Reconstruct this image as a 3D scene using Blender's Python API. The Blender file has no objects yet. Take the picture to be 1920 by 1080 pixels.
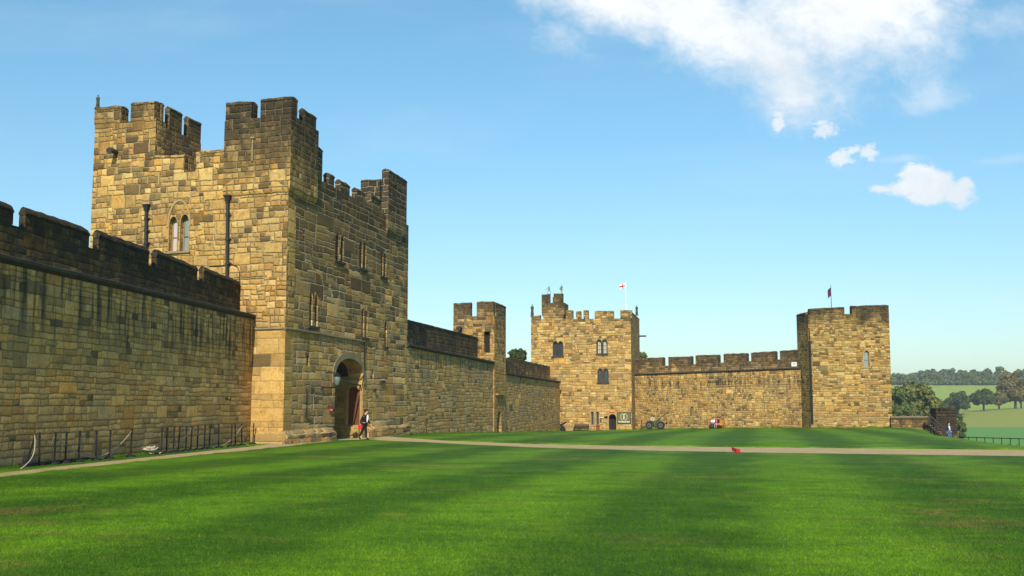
import bpy, bmesh, math, random
import numpy as np
from mathutils import Vector, Matrix
from mathutils.geometry import tessellate_polygon
random.seed(7)
R = math.radians
sc = bpy.context.scene
COL = sc.collection

# ------------------------------------------------------------------ camera model
CAMZ = 2.1; F = 2000.0; HY = 755.0
PITCH = math.atan((HY - 540) / F)
CP, SP = math.cos(PITCH), math.sin(PITCH)

def ray(px, py):
    x = (px - 960) / F; y = (540 - py) / F
    return Vector((x, CP - y * SP, SP + y * CP))

_gy = [-40, 0, 10, 20, 30, 41, 55, 70, 80, 100, 115, 140, 170, 220]
_gz = [.42, .42, .40, .28, .15, .06, 0, -.05, -.18, -.62, -.99, -1.54, -2.0, -2.4]
_fy = np.linspace(-40, 220, 521)
_fz = np.interp(_fy, _gy, _gz)
for _ in range(3):
    _k = np.ones(13) / 13
    _p = np.pad(_fz, 6, mode='edge'); _fz = np.convolve(_p, _k, 'valid')
def g0(y): return float(np.interp(y, _fy, _fz))
def xedge(y): return float(np.interp(y, [0, 30, 48, 60, 80, 95, 105, 116, 125, 170], [17, 21.5, 23.6, 25.2, 29.8, 34.4, 37.7, 42.4, 45, 50]))
def ground(x, y):
    z = g0(y)
    z += .018 * max(0, (y - 80) / 55) * (x - 6)
    d = x - xedge(y)
    if d > 0:
        z -= .055 * d * d if d < 4 else .88 + .44 * (d - 4)
    return z

def gh(px, py):
    r = ray(px, py); r = r / r.y
    y = 5.0; prev = None
    while y < 219:
        p = r * y; d = CAMZ + p.z - ground(p.x, y)
        if d < 0:
            a, b = y - .5, y
            for _ in range(18):
                m = (a + b) / 2; q = r * m
                if CAMZ + q.z - ground(q.x, m) < 0: b = m
                else: a = m
            return Vector(((r * b).x, b, ground((r * b).x, b)))
        y += .5
    return Vector((r.x * 200, 200, ground(r.x * 200, 200)))

def at(px, py, Y):
    r = ray(px, py); r = r * (Y / r.y)
    return Vector((r.x, r.y, r.z + CAMZ))

class Plane:
    """vertical wall plane: u metres from A along t, z up, d metres inward along inw"""
    def __init__(s, A, B, inw=None, side=1):
        s.A = Vector((A[0], A[1], 0)); B = Vector((B[0], B[1], 0))
        s.t = (B - s.A).normalized()
        s.n = Vector((s.t.y, -s.t.x, 0)) * side      # outward (to viewer)
        s.inw = Vector((inw[0], inw[1], 0)).normalized() if inw is not None else -s.n
        s.L = (B - s.A).length
    def P(s, u, z, d=0):
        q = s.A + s.t * u + s.inw * d
        return Vector((q.x, q.y, z))
    def hit(s, px, py, d=0):
        r = ray(px, py); A = s.A + s.inw * d
        k = A.dot(s.n) / r.dot(s.n)
        q = r * k
        return ((Vector((q.x, q.y, 0)) - A).dot(s.t), q.z + CAMZ)
    def u(s, px, py=700, d=0): return s.hit(px, py, d)[0]
    def z(s, px, py, d=0): return s.hit(px, py, d)[1]

# ------------------------------------------------------------------ object helpers
def tag(o, label=None, cat=None, group=None, kind=None, category=None):
    cat = cat or category
    if label: o['label'] = label
    if cat: o['category'] = cat
    if group: o['group'] = group
    if kind: o['kind'] = kind
    return o
def empty(name, loc=(0, 0, 0), rz=0, **k):
    o = bpy.data.objects.new(name, None); COL.objects.link(o)
    o.location = loc; o.rotation_euler = (0, 0, rz); o.empty_display_size = .2
    return tag(o, **k)

def boxuv(me):
    uvl = me.uv_layers.new(name='UV')
    co = np.zeros(len(me.vertices) * 3); me.vertices.foreach_get('co', co); co = co.reshape(-1, 3)
    nor = np.zeros(len(me.polygons) * 3); me.polygons.foreach_get('normal', nor); nor = nor.reshape(-1, 3)
    lv = np.zeros(len(me.loops), dtype=np.int32); me.loops.foreach_get('vertex_index', lv)
    tot = np.zeros(len(me.polygons), dtype=np.int32); me.polygons.foreach_get('loop_total', tot)
    n = np.repeat(nor, tot, axis=0); p = co[lv]
    h = np.hypot(n[:, 0], n[:, 1]) + 1e-9
    tx, ty = -n[:, 1] / h, n[:, 0] / h
    u = p[:, 0] * tx + p[:, 1] * ty; v = p[:, 2]
    top = np.abs(n[:, 2]) > .8
    u = np.where(top, p[:, 0], u); v = np.where(top, p[:, 1], v)
    uvl.data.foreach_set('uv', np.stack([u, v], 1).ravel())

class MB:
    def __init__(s): s.v = []; s.f = []; s.m = []; s.cur = 0
    def add(s, vs, fs):
        b = len(s.v); s.v += [tuple(q) for q in vs]
        for f in fs: s.f.append([b + i for i in f]); s.m.append(s.cur)
    def box(s, c, size, rz=0, M=None):
        hx, hy, hz = size[0] / 2, size[1] / 2, size[2] / 2
        m = Matrix.Translation(c) @ (M if M is not None else Matrix.Rotation(rz, 4, 'Z'))
        vs = [m @ Vector((x, y, z)) for x in (-hx, hx) for y in (-hy, hy) for z in (-hz, hz)]
        s.add(vs, [(0, 1, 3, 2), (4, 6, 7, 5), (0, 4, 5, 1), (2, 3, 7, 6), (0, 2, 6, 4), (1, 5, 7, 3)])
    def hexa(s, b, t):
        """closed prism between two equal loops"""
        n = len(b)
        s.add(list(b) + list(t), [tuple(range(n))[::-1], tuple(range(n, 2 * n))] +
              [(i, (i + 1) % n, n + (i + 1) % n, n + i) for i in range(n)])
    def tube(s, pts, r, n=8, cap=True):
        pts = [Vector(p) for p in pts]; rs = r if isinstance(r, (list, tuple)) else [r] * len(pts)
        rings = []; up = Vector((.13, .21, 1)).normalized()
        for i, p in enumerate(pts):
            d = (pts[min(i + 1, len(pts) - 1)] - pts[max(i - 1, 0)])
            if d.length < 1e-6: d = Vector((0, 0, 1))
            d.normalize()
            a = d.cross(up)
            if a.length < .05: a = d.cross(Vector((1, 0, 0)))
            a.normalize(); b = d.cross(a)
            rings.append([p + (a * math.cos(2 * math.pi * k / n) + b * math.sin(2 * math.pi * k / n)) * rs[i] for k in range(n)])
        vs = [q for rg in rings for q in rg]; fs = []
        for i in range(len(pts) - 1):
            for k in range(n):
                fs.append((i * n + k, i * n + (k + 1) % n, (i + 1) * n + (k + 1) % n, (i + 1) * n + k))
        if cap: fs.append(tuple(range(n))[::-1]); fs.append(tuple(range((len(pts) - 1) * n, len(pts) * n)))
        s.add(vs, fs)
    def ball(s, c, r, nu=10, nv=7):
        c = Vector(c); r = Vector(r) if not isinstance(r, (int, float)) else Vector((r, r, r))
        vs = []; fs = []
        for j in range(1, nv):
            for i in range(nu):
                a = math.pi * j / nv; b = 2 * math.pi * i / nu
                vs.append(c + Vector((r.x * math.sin(a) * math.cos(b), r.y * math.sin(a) * math.sin(b), r.z * math.cos(a))))
        vs += [c + Vector((0, 0, r.z)), c - Vector((0, 0, r.z))]; T = len(vs) - 2
        for j in range(nv - 2):
            for i in range(nu): fs.append((j * nu + i, (j + 1) * nu + i, (j + 1) * nu + (i + 1) % nu, j * nu + (i + 1) % nu))
        for i in range(nu):
            fs.append((T, i, (i + 1) % nu)); fs.append((T + 1, (nv - 2) * nu + (i + 1) % nu, (nv - 2) * nu + i))
        s.add(vs, fs)
    def panel(s, pl, outer, holes=(), d0=0.0, d1=1.0):
        loops = [list(outer)] + [list(h) for h in holes]
        tris = tessellate_polygon([[Vector((a, b, 0)) for a, b in lp] for lp in loops])
        flat = [q for lp in loops for q in lp]; n = len(flat)
        vs = [pl.P(a, b, d0) for a, b in flat] + [pl.P(a, b, d1) for a, b in flat]
        fs = [tuple(t) for t in tris] + [tuple(n + i for i in reversed(t)) for t in tris]
        o = 0
        for lp in loops:
            k = len(lp)
            for i in range(k):
                j = (i + 1) % k; fs.append((o + i, o + j, n + o + j, n + o + i))
            o += k
        s.add(vs, fs)
    def build(s, name, mat, parent=None, smooth=False, uv=True, fix=True, origin=None, **k):
        me = bpy.data.meshes.new(name)
        org = Vector(origin) if origin is not None else Vector((0, 0, 0))
        me.from_pydata([tuple(Vector(v) - org) for v in s.v] if origin is not None else s.v, [], s.f)
        mats = mat if isinstance(mat, (list, tuple)) else [mat]
        for m in mats: me.materials.append(m)
        if len(mats) > 1: me.polygons.foreach_set('material_index', s.m)
        if fix:
            bm = bmesh.new(); bm.from_mesh(me)
            bmesh.ops.recalc_face_normals(bm, faces=bm.faces); bm.to_mesh(me); bm.free()
        me.update()
        if uv: boxuv(me)
        if smooth: me.polygons.foreach_set('use_smooth', [True] * len(me.polygons))
        o = bpy.data.objects.new(name, me); COL.objects.link(o)
        if origin is not None: o.location = org
        if parent: 
            o.parent = parent
            if origin is None: o.location = (0, 0, 0)
            # geometry is in world coordinates: undo the parent's transform
            o.matrix_parent_inverse = (Matrix.Translation(parent.location) @ Matrix.Rotation(parent.rotation_euler.z, 4, 'Z')).inverted()
        return tag(o, **k)

# ------------------------------------------------------------------ node DSL
class NT:
    def __init__(s, nt): s.nt = nt
    def n(s, t, **k):
        x = s.nt.nodes.new(t)
        for a, b in k.items(): setattr(x, a, b)
        return x
    def put(s, sock, v):
        if isinstance(v, bpy.types.NodeSocket): s.nt.links.new(v, sock)
        elif v is not None: sock.default_value = v
    def m(s, op, a, b=None, c=None, clamp=False):
        x = s.n('ShaderNodeMath', operation=op, use_clamp=clamp)
        s.put(x.inputs[0], a)
        if b is not None: s.put(x.inputs[1], b)
        if c is not None: s.put(x.inputs[2], c)
        return x.outputs[0]
    def add(s, a, b): return s.m('ADD', a, b)
    def sub(s, a, b): return s.m('SUBTRACT', a, b)
    def mul(s, a, b): return s.m('MULTIPLY', a, b)
    def div(s, a, b): return s.m('DIVIDE', a, b)
    def fl(s, a): return s.m('FLOOR', a)
    def fr(s, a): return s.m('FRACT', a)
    def mn(s, a, b): return s.m('MINIMUM', a, b)
    def mx(s, a, b): return s.m('MAXIMUM', a, b)
    def gt(s, a, b): return s.m('GREATER_THAN', a, b)
    def lt(s, a, b): return s.m('LESS_THAN', a, b)
    def ss(s, v, a, b, x=0.0, y=1.0):
        n = s.n('ShaderNodeMapRange', interpolation_type='SMOOTHSTEP')
        s.put(n.inputs[0], v); s.put(n.inputs[1], a); s.put(n.inputs[2], b); s.put(n.inputs[3], x); s.put(n.inputs[4], y)
        return n.outputs[0]
    def lr(s, v, a, b, x=0.0, y=1.0):
        n = s.n('ShaderNodeMapRange')
        s.put(n.inputs[0], v); s.put(n.inputs[1], a); s.put(n.inputs[2], b); s.put(n.inputs[3], x); s.put(n.inputs[4], y)
        return n.outputs[0]
    def xyz(s, x=0.0, y=0.0, z=0.0):
        n = s.n('ShaderNodeCombineXYZ'); s.put(n.inputs[0], x); s.put(n.inputs[1], y); s.put(n.inputs[2], z); return n.outputs[0]
    def sep(s, v): n = s.n('ShaderNodeSeparateXYZ'); s.put(n.inputs[0], v); return n.outputs
    def wn(s, v): n = s.n('ShaderNodeTexWhiteNoise', noise_dimensions='3D'); s.put(n.inputs[0], v); return n
    def noise(s, v, scale, det=3.0, rough=.55, dist=0.0, dim='3D'):
        n = s.n('ShaderNodeTexNoise', noise_dimensions=dim)
        s.put(n.inputs['Vector'], v); s.put(n.inputs['Scale'], scale); s.put(n.inputs['Detail'], det)
        s.put(n.inputs['Roughness'], rough); s.put(n.inputs['Distortion'], dist); return n
    def mix(s, f, a, b, mode='MIX'):
        n = s.n('ShaderNodeMix', data_type='RGBA', blend_type=mode)
        s.put(n.inputs[0], f)
        s.put(n.inputs[6], a if isinstance(a, bpy.types.NodeSocket) else (*a[:3], 1))
        s.put(n.inputs[7], b if isinstance(b, bpy.types.NodeSocket) else (*b[:3], 1))
        return n.outputs[2]
    def ramp(s, f, stops, const=False):
        n = s.n('ShaderNodeValToRGB'); cr = n.color_ramp
        cr.interpolation = 'CONSTANT' if const else 'LINEAR'
        while len(cr.elements) > 1: cr.elements.remove(cr.elements[-1])
        cr.elements[0].position = stops[0][0]; cr.elements[0].color = (*stops[0][1], 1)
        for p, c in stops[1:]: e = cr.elements.new(p); e.color = (*c, 1)
        s.put(n.inputs[0], f); return n.outputs[0]

def newmat(name):
    m = bpy.data.materials.new(name); m.use_nodes = True
    nt = m.node_tree; nt.nodes.clear()
    N = NT(nt); out = N.n('ShaderNodeOutputMaterial'); b = N.n('ShaderNodeBsdfPrincipled')
    nt.links.new(b.outputs[0], out.inputs[0])
    b.inputs['Specular IOR Level'].default_value = .25
    return m, N, b

def plain(name, col, rough=.6, metal=0.0, var=.25, scale=6.0, bump=.0):
    m, N, b = newmat(name)
    tc = N.n('ShaderNodeTexCoord').outputs['Object']
    nz = N.noise(tc, scale, 4).outputs[0]
    c = N.mix(nz, tuple(x * (1 - var) for x in col), tuple(min(1, x * (1 + var)) for x in col))
    N.put(b.inputs['Base Color'], c); b.inputs['Roughness'].default_value = rough; b.inputs['Metallic'].default_value = metal
    if bump:
        bp = N.n('ShaderNodeBump'); bp.inputs['Distance'].default_value = bump; N.put(bp.inputs['Height'], N.noise(tc, scale * 4, 4).outputs[0])
        N.put(b.inputs['Normal'], bp.outputs[0])
    return m

WARM = [(.46, .31, .12), (.38, .26, .11), (.52, .37, .17), (.30, .21, .10), (.42, .24, .075), (.24, .18, .10), (.56, .43, .23), (.33, .25, .14), (.44, .30, .13), (.36, .20, .07), (.28, .22, .13), (.48, .33, .14)]
def masonry(name, H=.62, W=1.1, pal=WARM, mortar=(.30, .23, .13), seed=0.0, rough=1.0, joint=.014,
            soot=(99, 100, 0.0), base_dark=.06, film=(99, 100), streak=None, gain=1.0, blotch=.35, bump=.06, foot=None, split=.2, cool=.0, flakes=.0, soft=.36, mean=(.41, .232, .070), brk=0.0, jkeep=.8):
    m, N, b = newmat(name)
    uv = N.n('ShaderNodeTexCoord').outputs['UV']
    pos = N.n('ShaderNodeNewGeometry').outputs['Position']
    px_, py_, pz = N.sep(pos)
    su = N.sep(uv)
    w = N.noise(uv, 2.6, 3, .6).outputs['Color']; ws = N.sep(w)
    w0 = N.sep(N.noise(uv, .9, 2, .5).outputs['Color'])
    w2 = N.sep(N.noise(uv, 11.0, 2, .6).outputs['Color'])
    U = N.add(N.add(N.add(su[0], N.mul(N.sub(w0[0], .5), .16 * rough)), N.mul(N.sub(ws[0], .5), .10 * rough)), N.mul(N.sub(w2[0], .5), .035 * rough))
    V = N.add(N.add(N.add(su[1], N.mul(N.sub(w0[1], .5), .14 * rough)), N.mul(N.sub(ws[1], .5), .09 * rough)), N.mul(N.sub(w2[1], .5), .03 * rough))
    V = N.add(V, N.mul(N.noise(N.xyz(seed, 0.0, V), .8, 1).outputs[0], .5))
    if brk: V = N.add(V, N.mul(N.wn(N.xyz(N.fl(N.add(N.div(U, W * 2.3), N.mul(N.noise(N.xyz(seed, N.mul(V, .9), 0.0), 1.0, 1).outputs[0], 2.5))), seed, N.fl(N.div(V, H * 3.7)))).outputs[0], brk))
    v1 = N.div(V, H); Rr = N.fl(v1); fv = N.fr(v1)
    rr = N.wn(N.xyz(Rr, seed + 3.3, 1.7)).outputs[0]
    u1 = N.add(N.add(N.div(U, W), N.mul(rr, 9.7)),
               N.mul(N.noise(N.xyz(N.div(U, W * 1.4), N.mul(Rr, 3.31), seed), 1.0, 0).outputs[0], 1.3))
    C = N.fl(u1); fu = N.fr(u1)
    cr = N.sep(N.wn(N.xyz(C, Rr, seed)).outputs['Color'])
    splitv = N.gt(cr[0], split); splith = N.gt(cr[0], split * .55 + .04)
    # horizontal split (courses) then vertical split differing by sub-row
    sh = N.add(.42, N.mul(cr[1], .16))
    svv = N.mul(N.gt(fv, sh), splith)
    c2 = N.sep(N.wn(N.xyz(C, N.add(Rr, N.mul(svv, .5)), seed + 9.0)).outputs['Color'])
    sx = N.add(.28, N.mul(c2[0], .44))
    suu = N.mul(N.gt(fu, sx), splitv)
    # distances to joints (metres)
    du = N.mn(N.mul(N.mn(fu, N.sub(1.0, fu)), W), N.add(N.mul(N.m('ABSOLUTE', N.sub(fu, sx)), W), N.mul(N.sub(1.0, splitv), 9.0)))
    dv = N.mn(N.mul(N.mn(fv, N.sub(1.0, fv)), H), N.add(N.mul(N.m('ABSOLUTE', N.sub(fv, sh)), H), N.mul(N.sub(1.0, splith), 9.0)))
    d = N.mn(du, dv)
    idv = N.xyz(N.add(C, N.mul(suu, .37)), N.add(Rr, N.mul(svv, .53)), seed + 21.0)
    ida = N.wn(idv); ra = ida.outputs[0]; rc = N.sep(ida.outputs['Color'])
    jm = N.ss(d, joint * .4, joint * 1.5)           # 0 in the joint, 1 on the stone
    k = len(pal); cstops = [(i / k, c) for i, c in enumerate(pal)]
    col = N.mix(soft, N.ramp(ra, cstops, True), mean)
    fine = N.noise(uv, 9.0, 5, .7).outputs[0]; mid = N.noise(uv, 2.2, 4, .6).outputs[0]; big = N.noise(uv, .33, 4, .6).outputs[0]
    col = N.mix(1.0, col, N.ramp(fine, [(.22, (.48, .46, .42)), (.42, (.88, .88, .86)), (.55, (1.04, 1.04, 1.02)), (.75, (1.38, 1.33, 1.20))]), 'MULTIPLY')
    col = N.mix(N.ss(mid, .46, .72, 0.0, .6), col, N.mix(1.0, col, (.48, .45, .40), 'MULTIPLY'))
    pit = N.ss(N.noise(uv, 5.0, 6, .75).outputs[0], .56, .68, 0.0, .55); col = N.mix(pit, col, N.mix(1.0, col, (.42, .38, .32), 'MULTIPLY'))
    gl = N.ss(N.noise(uv, 1.3, 4, .6).outputs[0], .55, .7, 0.0, .5); col = N.mix(gl, col, N.mix(1.0, col, (1.22, 1.05, .72), 'MULTIPLY'))
    col = N.mix(N.mul(N.ss(big, .42, .68), blotch), col, (.20, .16, .09))
    if cool: col = N.mix(N.mul(N.ss(N.noise(uv, .55, 3, .6).outputs[0], .45, .62), cool), col, (.21, .21, .17))
    # blackened stones: likelihood rises with height
    hz = N.add(pz, N.mul(N.sub(N.noise(uv, .45, 3, .6).outputs[0], .5), 5.0))
    p = N.add(N.mul(N.ss(hz, soot[0], soot[1]), soot[2]), N.mul(N.ss(big, .35, .7), base_dark * 2))
    dark = N.mul(N.lt(rc[1], p), N.add(.7, N.mul(rc[2], .3)))
    if flakes:
        fk = N.ss(N.noise(N.xyz(N.mul(su[0], 1.0), N.mul(su[1], 2.2), seed), 3.5, 4, .65).outputs[0], .60, .67)
        dark = N.mx(dark, N.mul(fk, flakes))
    col = N.mix(N.mul(dark, N.lr(rc[0], 0.0, 1.0, .55, .92)), col, (.034, .028, .020))
    col = N.mix(jm, mortar, col)
    # soot film that also covers the joints
    fz = N.add(pz, N.add(N.mul(N.sub(N.noise(N.xyz(su[0], N.mul(su[1], .38), seed), .95, 5, .7).outputs[0], .5), 6.5), N.mul(N.sub(rc[1], .5), 1.1)))
    fm = N.mul(N.ss(fz, film[0], film[1]), .90)
    fm = N.mul(N.mul(fm, N.ss(N.noise(uv, 4.5, 4, .7).outputs[0], .22, .55, .45, 1.0)), N.lr(jm, 0.0, 1.0, jkeep, 1.0))
    col = N.mix(fm, col, (.026, .024, .019))
    if streak:                                     # (z_top, length, strength) rain streaks below an edge
        for zt, ln, st in streak:
            sn = N.noise(N.xyz(N.mul(su[0], 2.4), N.mul(su[1], .16), seed), 1.0, 3, .6).outputs[0]
            ln2 = N.mul(N.noise(N.xyz(N.mul(su[0], .9), seed, 0.0), 1.0, 2).outputs[0], ln * 2)
            dz = N.sub(zt, pz)
            mk = N.mul(N.mul(N.ss(sn, .47, .62), N.sub(1.0, N.ss(dz, N.mul(ln2, .3), ln2))), N.gt(dz, 0.0))
            col = N.mix(N.mul(mk, st), col, (.035, .032, .026))
    if foot:                                       # damp green-grey foot
        col = N.mix(N.mul(N.sub(1.0, N.ss(N.add(pz, N.mul(N.sub(mid, .5), 1.5)), foot[0], foot[1])), foot[2]), col, (.10, .10, .07))
    val = N.lr(rc[2], 0.0, 1.0, .78, 1.18); col = N.mix(1.0, col, N.xyz(val, val, val), 'MULTIPLY')
    if gain != 1.0: col = N.mix(1.0, col, (gain, gain, gain), 'MULTIPLY')
    N.put(b.inputs['Base Color'], col)
    b.inputs['Roughness'].default_value = .92; b.inputs['Specular IOR Level'].default_value = .12
    tilt = N.add(N.mul(N.mul(fu, W * 3.0), N.sub(c2[1], .5)), N.mul(N.mul(fv, H * 3.0), N.sub(c2[2], .5)))
    hgt = N.add(N.add(N.mul(N.ss(d, 0.0, joint * 3.2), .6), N.mul(N.ss(d, 0.0, .10), .3)), N.add(N.mul(rc[0], .30), N.add(N.mul(fine, .55), N.add(N.mul(mid, .45), N.mul(tilt, .5)))))
    bp = N.n('ShaderNodeBump'); bp.inputs['Distance'].default_value = bump; bp.inputs['Strength'].default_value = .9
    N.put(bp.inputs['Height'], hgt); N.put(b.inputs['Normal'], bp.outputs[0])
    return m

def rough_line(p, q, step=.45, amp=.03):
    """points from p to q (exclusive of q) with small vertical wear"""
    n = max(1, int(math.hypot(q[0] - p[0], q[1] - p[1]) / step)); o = []
    for i in range(n):
        k = i / n; o.append((p[0] + (q[0] - p[0]) * k + (0 if i == 0 else random.uniform(-.05, .05)), p[1] + (q[1] - p[1]) * k + (0 if i == 0 else random.uniform(-amp, amp))))
    return o

def merlon(pl, u0, u1, z0, z1, d0, d1, parent, mat, z1b=None, name='merlon', cap=.16, lip=.035, slope=True):
    """one merlon with a weathered chamfered coping; z1 at u0, z1b at u1"""
    if u1 < u0: u0, u1, z1, z1b = u1, u0, (z1b if z1b is not None else z1), z1
    if z1b is None: z1b = z1
    n = max(2, int((u1 - u0) / .38)); mb = MB(); rows = []
    a, b = d0 - .004, d1 + .004; mid = (a + b) / 2
    for i in range(n + 1):
        k = i / n; u = u0 + (u1 - u0) * k; zt = z1 + (z1b - z1) * k + random.uniform(-.035, .03)
        j = lambda s=.012: random.uniform(-s, s)
        uu = u + (0 if 0 < i < n else 0)
        zc = zt - cap
        prof = [(a, z0), (a, zc - .07), (a - lip + j(), zc - .05), (a - lip + j(), zc + j()), (a + .06 + j(), zt - .05 + j()), (mid, zt), (b - .06, zt - .05 + j()), (b + lip, zc), (b + lip, zc - .05), (b, zc - .07), (b, z0)]
        if not slope: prof[4] = (a - lip + .03, zt - .02 + j()); prof[6] = (b + lip - .03, zt - .02)
        rows.append([pl.P(uu, z, d) for d, z in prof])
    m = len(rows[0]); vs = [q for r in rows for q in r]; fs = []
    for i in range(n):
        for k in range(m): fs.append((i * m + k, (i + 1) * m + k, (i + 1) * m + (k + 1) % m, i * m + (k + 1) % m))
    fs.append(tuple(range(m))); fs.append(tuple(range(n * m, n * m + m))[::-1])
    mb.add(vs, fs)
    return mb.build(name, mat, parent)

def lancet(u0, u1, z0, z1, kind='pointed', n=5):
    """closed loop of an arched opening; z1 = apex"""
    if u1 < u0: u0, u1 = u1, u0
    w = u1 - u0; c = (u0 + u1) / 2
    if kind == 'rect': return [(u0, z0), (u1, z0), (u1, z1), (u0, z1)]
    h = min(w * (.95 if kind == 'pointed' else .5), (z1 - z0) * .5)
    if kind == 'wide': h = (z1 - z0) * .30
    zs = z1 - h; pts = [(u0, z0), (u1, z0)]
    if kind == 'pointed':
        for i in range(n):
            k = i / n; pts.append((u1 - (w / 2) * (1 - math.cos(k * math.pi / 2)) ** 1.0 * 1.0, zs + h * math.sin(k * math.pi / 2) ** .9))
        pts.append((c, z1))
        for i in range(n - 1, -1, -1):
            k = i / n; pts.append((u0 + (w / 2) * (1 - math.cos(k * math.pi / 2)), zs + h * math.sin(k * math.pi / 2) ** .9))
    else:
        N_ = n * 2
        for i in range(N_ + 1):
            a = math.pi * i / N_; pts.append((c + w / 2 * math.cos(a), zs + h * math.sin(a)))
    return pts
def grow(loop, e):
    cu = sum(p[0] for p in loop) / len(loop); cz = sum(p[1] for p in loop) / len(loop)
    us = [p[0] for p in loop]; zs = [p[1] for p in loop]
    su = (max(us) - min(us) + 2 * e) / (max(us) - min(us)); sz = (max(zs) - min(zs) + 2 * e) / (max(zs) - min(zs))
    mu = (max(us) + min(us)) / 2; mz = (max(zs) + min(zs)) / 2
    return [(mu + (u - mu) * su, mz + (z - mz) * sz) for u, z in loop]

def window(pl, loop, parent, frame_mat, glass_mat, bar_mat, d=.28, fr=.10, bars=2, vbars=1, mould=True, hood=None):
    f = MB()
    f.panel(pl, grow(loop, .012), [grow(loop, -.05)], d - .06, d + .05)
    if mould: f.panel(pl, grow(loop, fr), [grow(loop, -.004)], -.03, .05)
    w = f.build('window', frame_mat, parent)
    g = MB(); g.panel(pl, grow(loop, -.02), [], d, d + .02); g.build('pane', glass_mat, w)
    us = [p[0] for p in loop]; zs = [p[1] for p in loop]; u0, u1, z0, z1 = min(us), max(us), min(zs), max(zs)
    if bars or vbars:
        b = MB()
        for i in range(1, bars + 1):
            z = z0 + (z1 - z0) * i / (bars + 1.4); b.panel(pl, [(u0, z - .02), (u1, z - .02), (u1, z + .02), (u0, z + .02)], [], d - .03, d - .004)
        for i in range(1, vbars + 1):
            u = u0 + (u1 - u0) * i / (vbars + 1); b.panel(pl, [(u - .015, z0), (u + .015, z0), (u + .015, z1 - .08), (u - .015, z1 - .08)], [], d - .034, d - .007)
        b.build('glazing_bars', bar_mat, w)
    return w

def course(pl, pts, parent, mat, out=.13, h=.22, back=.1, name='string_course', d=0.0):
    """projecting moulding whose TOP follows pts [(u,z)...]"""
    mb = MB(); rows = []
    P2 = []
    for a, b in zip(pts[:-1], pts[1:]):
        n = max(1, int(abs(b[0] - a[0]) / .8))
        P2 += [(a[0] + (b[0] - a[0]) * i / n, a[1] + (b[1] - a[1]) * i / n) for i in range(n)]
    P2.append(pts[-1])
    for u, z in P2:
        j = random.uniform(-.012, .012); o = out + random.uniform(-.012, .012)
        prof = [(back, z - h), (-.004, z - h), (-o, z - h * .55 + j), (-o, z - h * .15 + j), (-o * .4, z + j), (back, z + j)]
        rows.append([pl.P(u, zz, dd + d) for dd, zz in prof])
    m = 6; n = len(rows) - 1; fs = []
    for i in range(n):
        for k in range(m): fs.append((i * m + k, (i + 1) * m + k, (i + 1) * m + (k + 1) % m, i * m + (k + 1) % m))
    fs.append(tuple(range(m))); fs.append(tuple(range(n * m, n * m + m))[::-1])
    mb.add([q for r in rows for q in r], fs)
    return mb.build(name, mat, parent)

def skin(name, joints, edges, mat, parent, sub=2, root=None):
    """continuous skinned surface: joints {name:(pos, radius)}"""
    ks = list(joints); me = bpy.data.meshes.new('tmp')
    me.from_pydata([tuple(joints[k][0]) for k in ks], [(ks.index(a), ks.index(b)) for a, b in edges], [])
    o = bpy.data.objects.new('tmp', me); COL.objects.link(o)
    md = o.modifiers.new('s', 'SKIN'); md.use_smooth_shade = True
    for i, k in enumerate(ks):
        r = joints[k][1]; r = r if isinstance(r, tuple) else (r, r)
        me.skin_vertices[0].data[i].radius = r
        me.skin_vertices[0].data[i].use_root = (k == (root or ks[0]))
    s = o.modifiers.new('u', 'SUBSURF'); s.levels = sub; s.render_levels = sub
    dg = bpy.context.evaluated_depsgraph_get(); dg.update()
    nm = bpy.data.meshes.new_from_object(o.evaluated_get(dg)); nm.name = name
    bpy.data.objects.remove(o)
    nm.materials.clear(); nm.materials.append(mat)
    q = bpy.data.objects.new(name, nm); COL.objects.link(q)
    if parent: q.parent = parent
    return q
HZ = .00016; SUNE = 4.9; SKS = .13; EXPO = .19; CB = 6.5; SKT = (.88, 1.04, 1.03); HORT = (.82, .83, .88); ZENT = (.84, 1.08, 1.08)
# ------------------------------------------------------------------ materials
COOL = [(.40, .30, .13), (.33, .26, .12), (.46, .35, .15), (.27, .22, .11), (.43, .27, .085), (.35, .29, .16), (.20, .16, .09), (.48, .38, .19), (.33, .28, .17), (.40, .24, .075), (.28, .25, .16), (.43, .33, .15)]
BRIGHT = [(.54, .37, .15), (.44, .30, .12), (.60, .45, .21), (.36, .25, .11), (.50, .30, .095), (.62, .50, .27), (.40, .29, .14), (.55, .39, .17), (.32, .19, .09), (.48, .36, .17), (.58, .42, .19), (.42, .32, .17)]
SMOOTH = [(.52, .36, .14), (.47, .32, .12), (.56, .39, .16), (.43, .29, .11), (.55, .36, .12), (.40, .29, .13), (.58, .43, .19), (.50, .34, .13)]
def warm(p, a=1.03, b=.885, c=.64): return [(x * a, y * b, z * c) for x, y, z in p]
COOL = warm(COOL, 1.12, .83, .58); BRIGHT = warm(BRIGHT); WARM = warm(WARM, 1.06, .89, .62); SMOOTH = warm(SMOOTH, 1.0, .93, .78)
M = {}
M['left_wall'] = masonry('ashlar_left_wall', H=.44, W=1.00, pal=COOL, mortar=(.15, .115, .06), seed=1.0, joint=.011, soot=(3, 9, .16), base_dark=.03,
                         streak=[(6.45, 3.0, .85), (5.9, 1.8, .5)], gain=1.5, blotch=.25, bump=.05, soft=.45, rough=.9, mean=(.40, .22, .075), foot=(.1, 1.6, .35), split=.22, cool=.1)
M['left_parapet'] = masonry('sooty_parapet', H=0.50, W=0.95, pal=COOL, mortar=(.10, .085, .055), seed=2.0, soot=(5.0, 7.0, .55), base_dark=.2, film=(4.8, 8.4), bump=.05, cool=.1, gain=.9)
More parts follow.
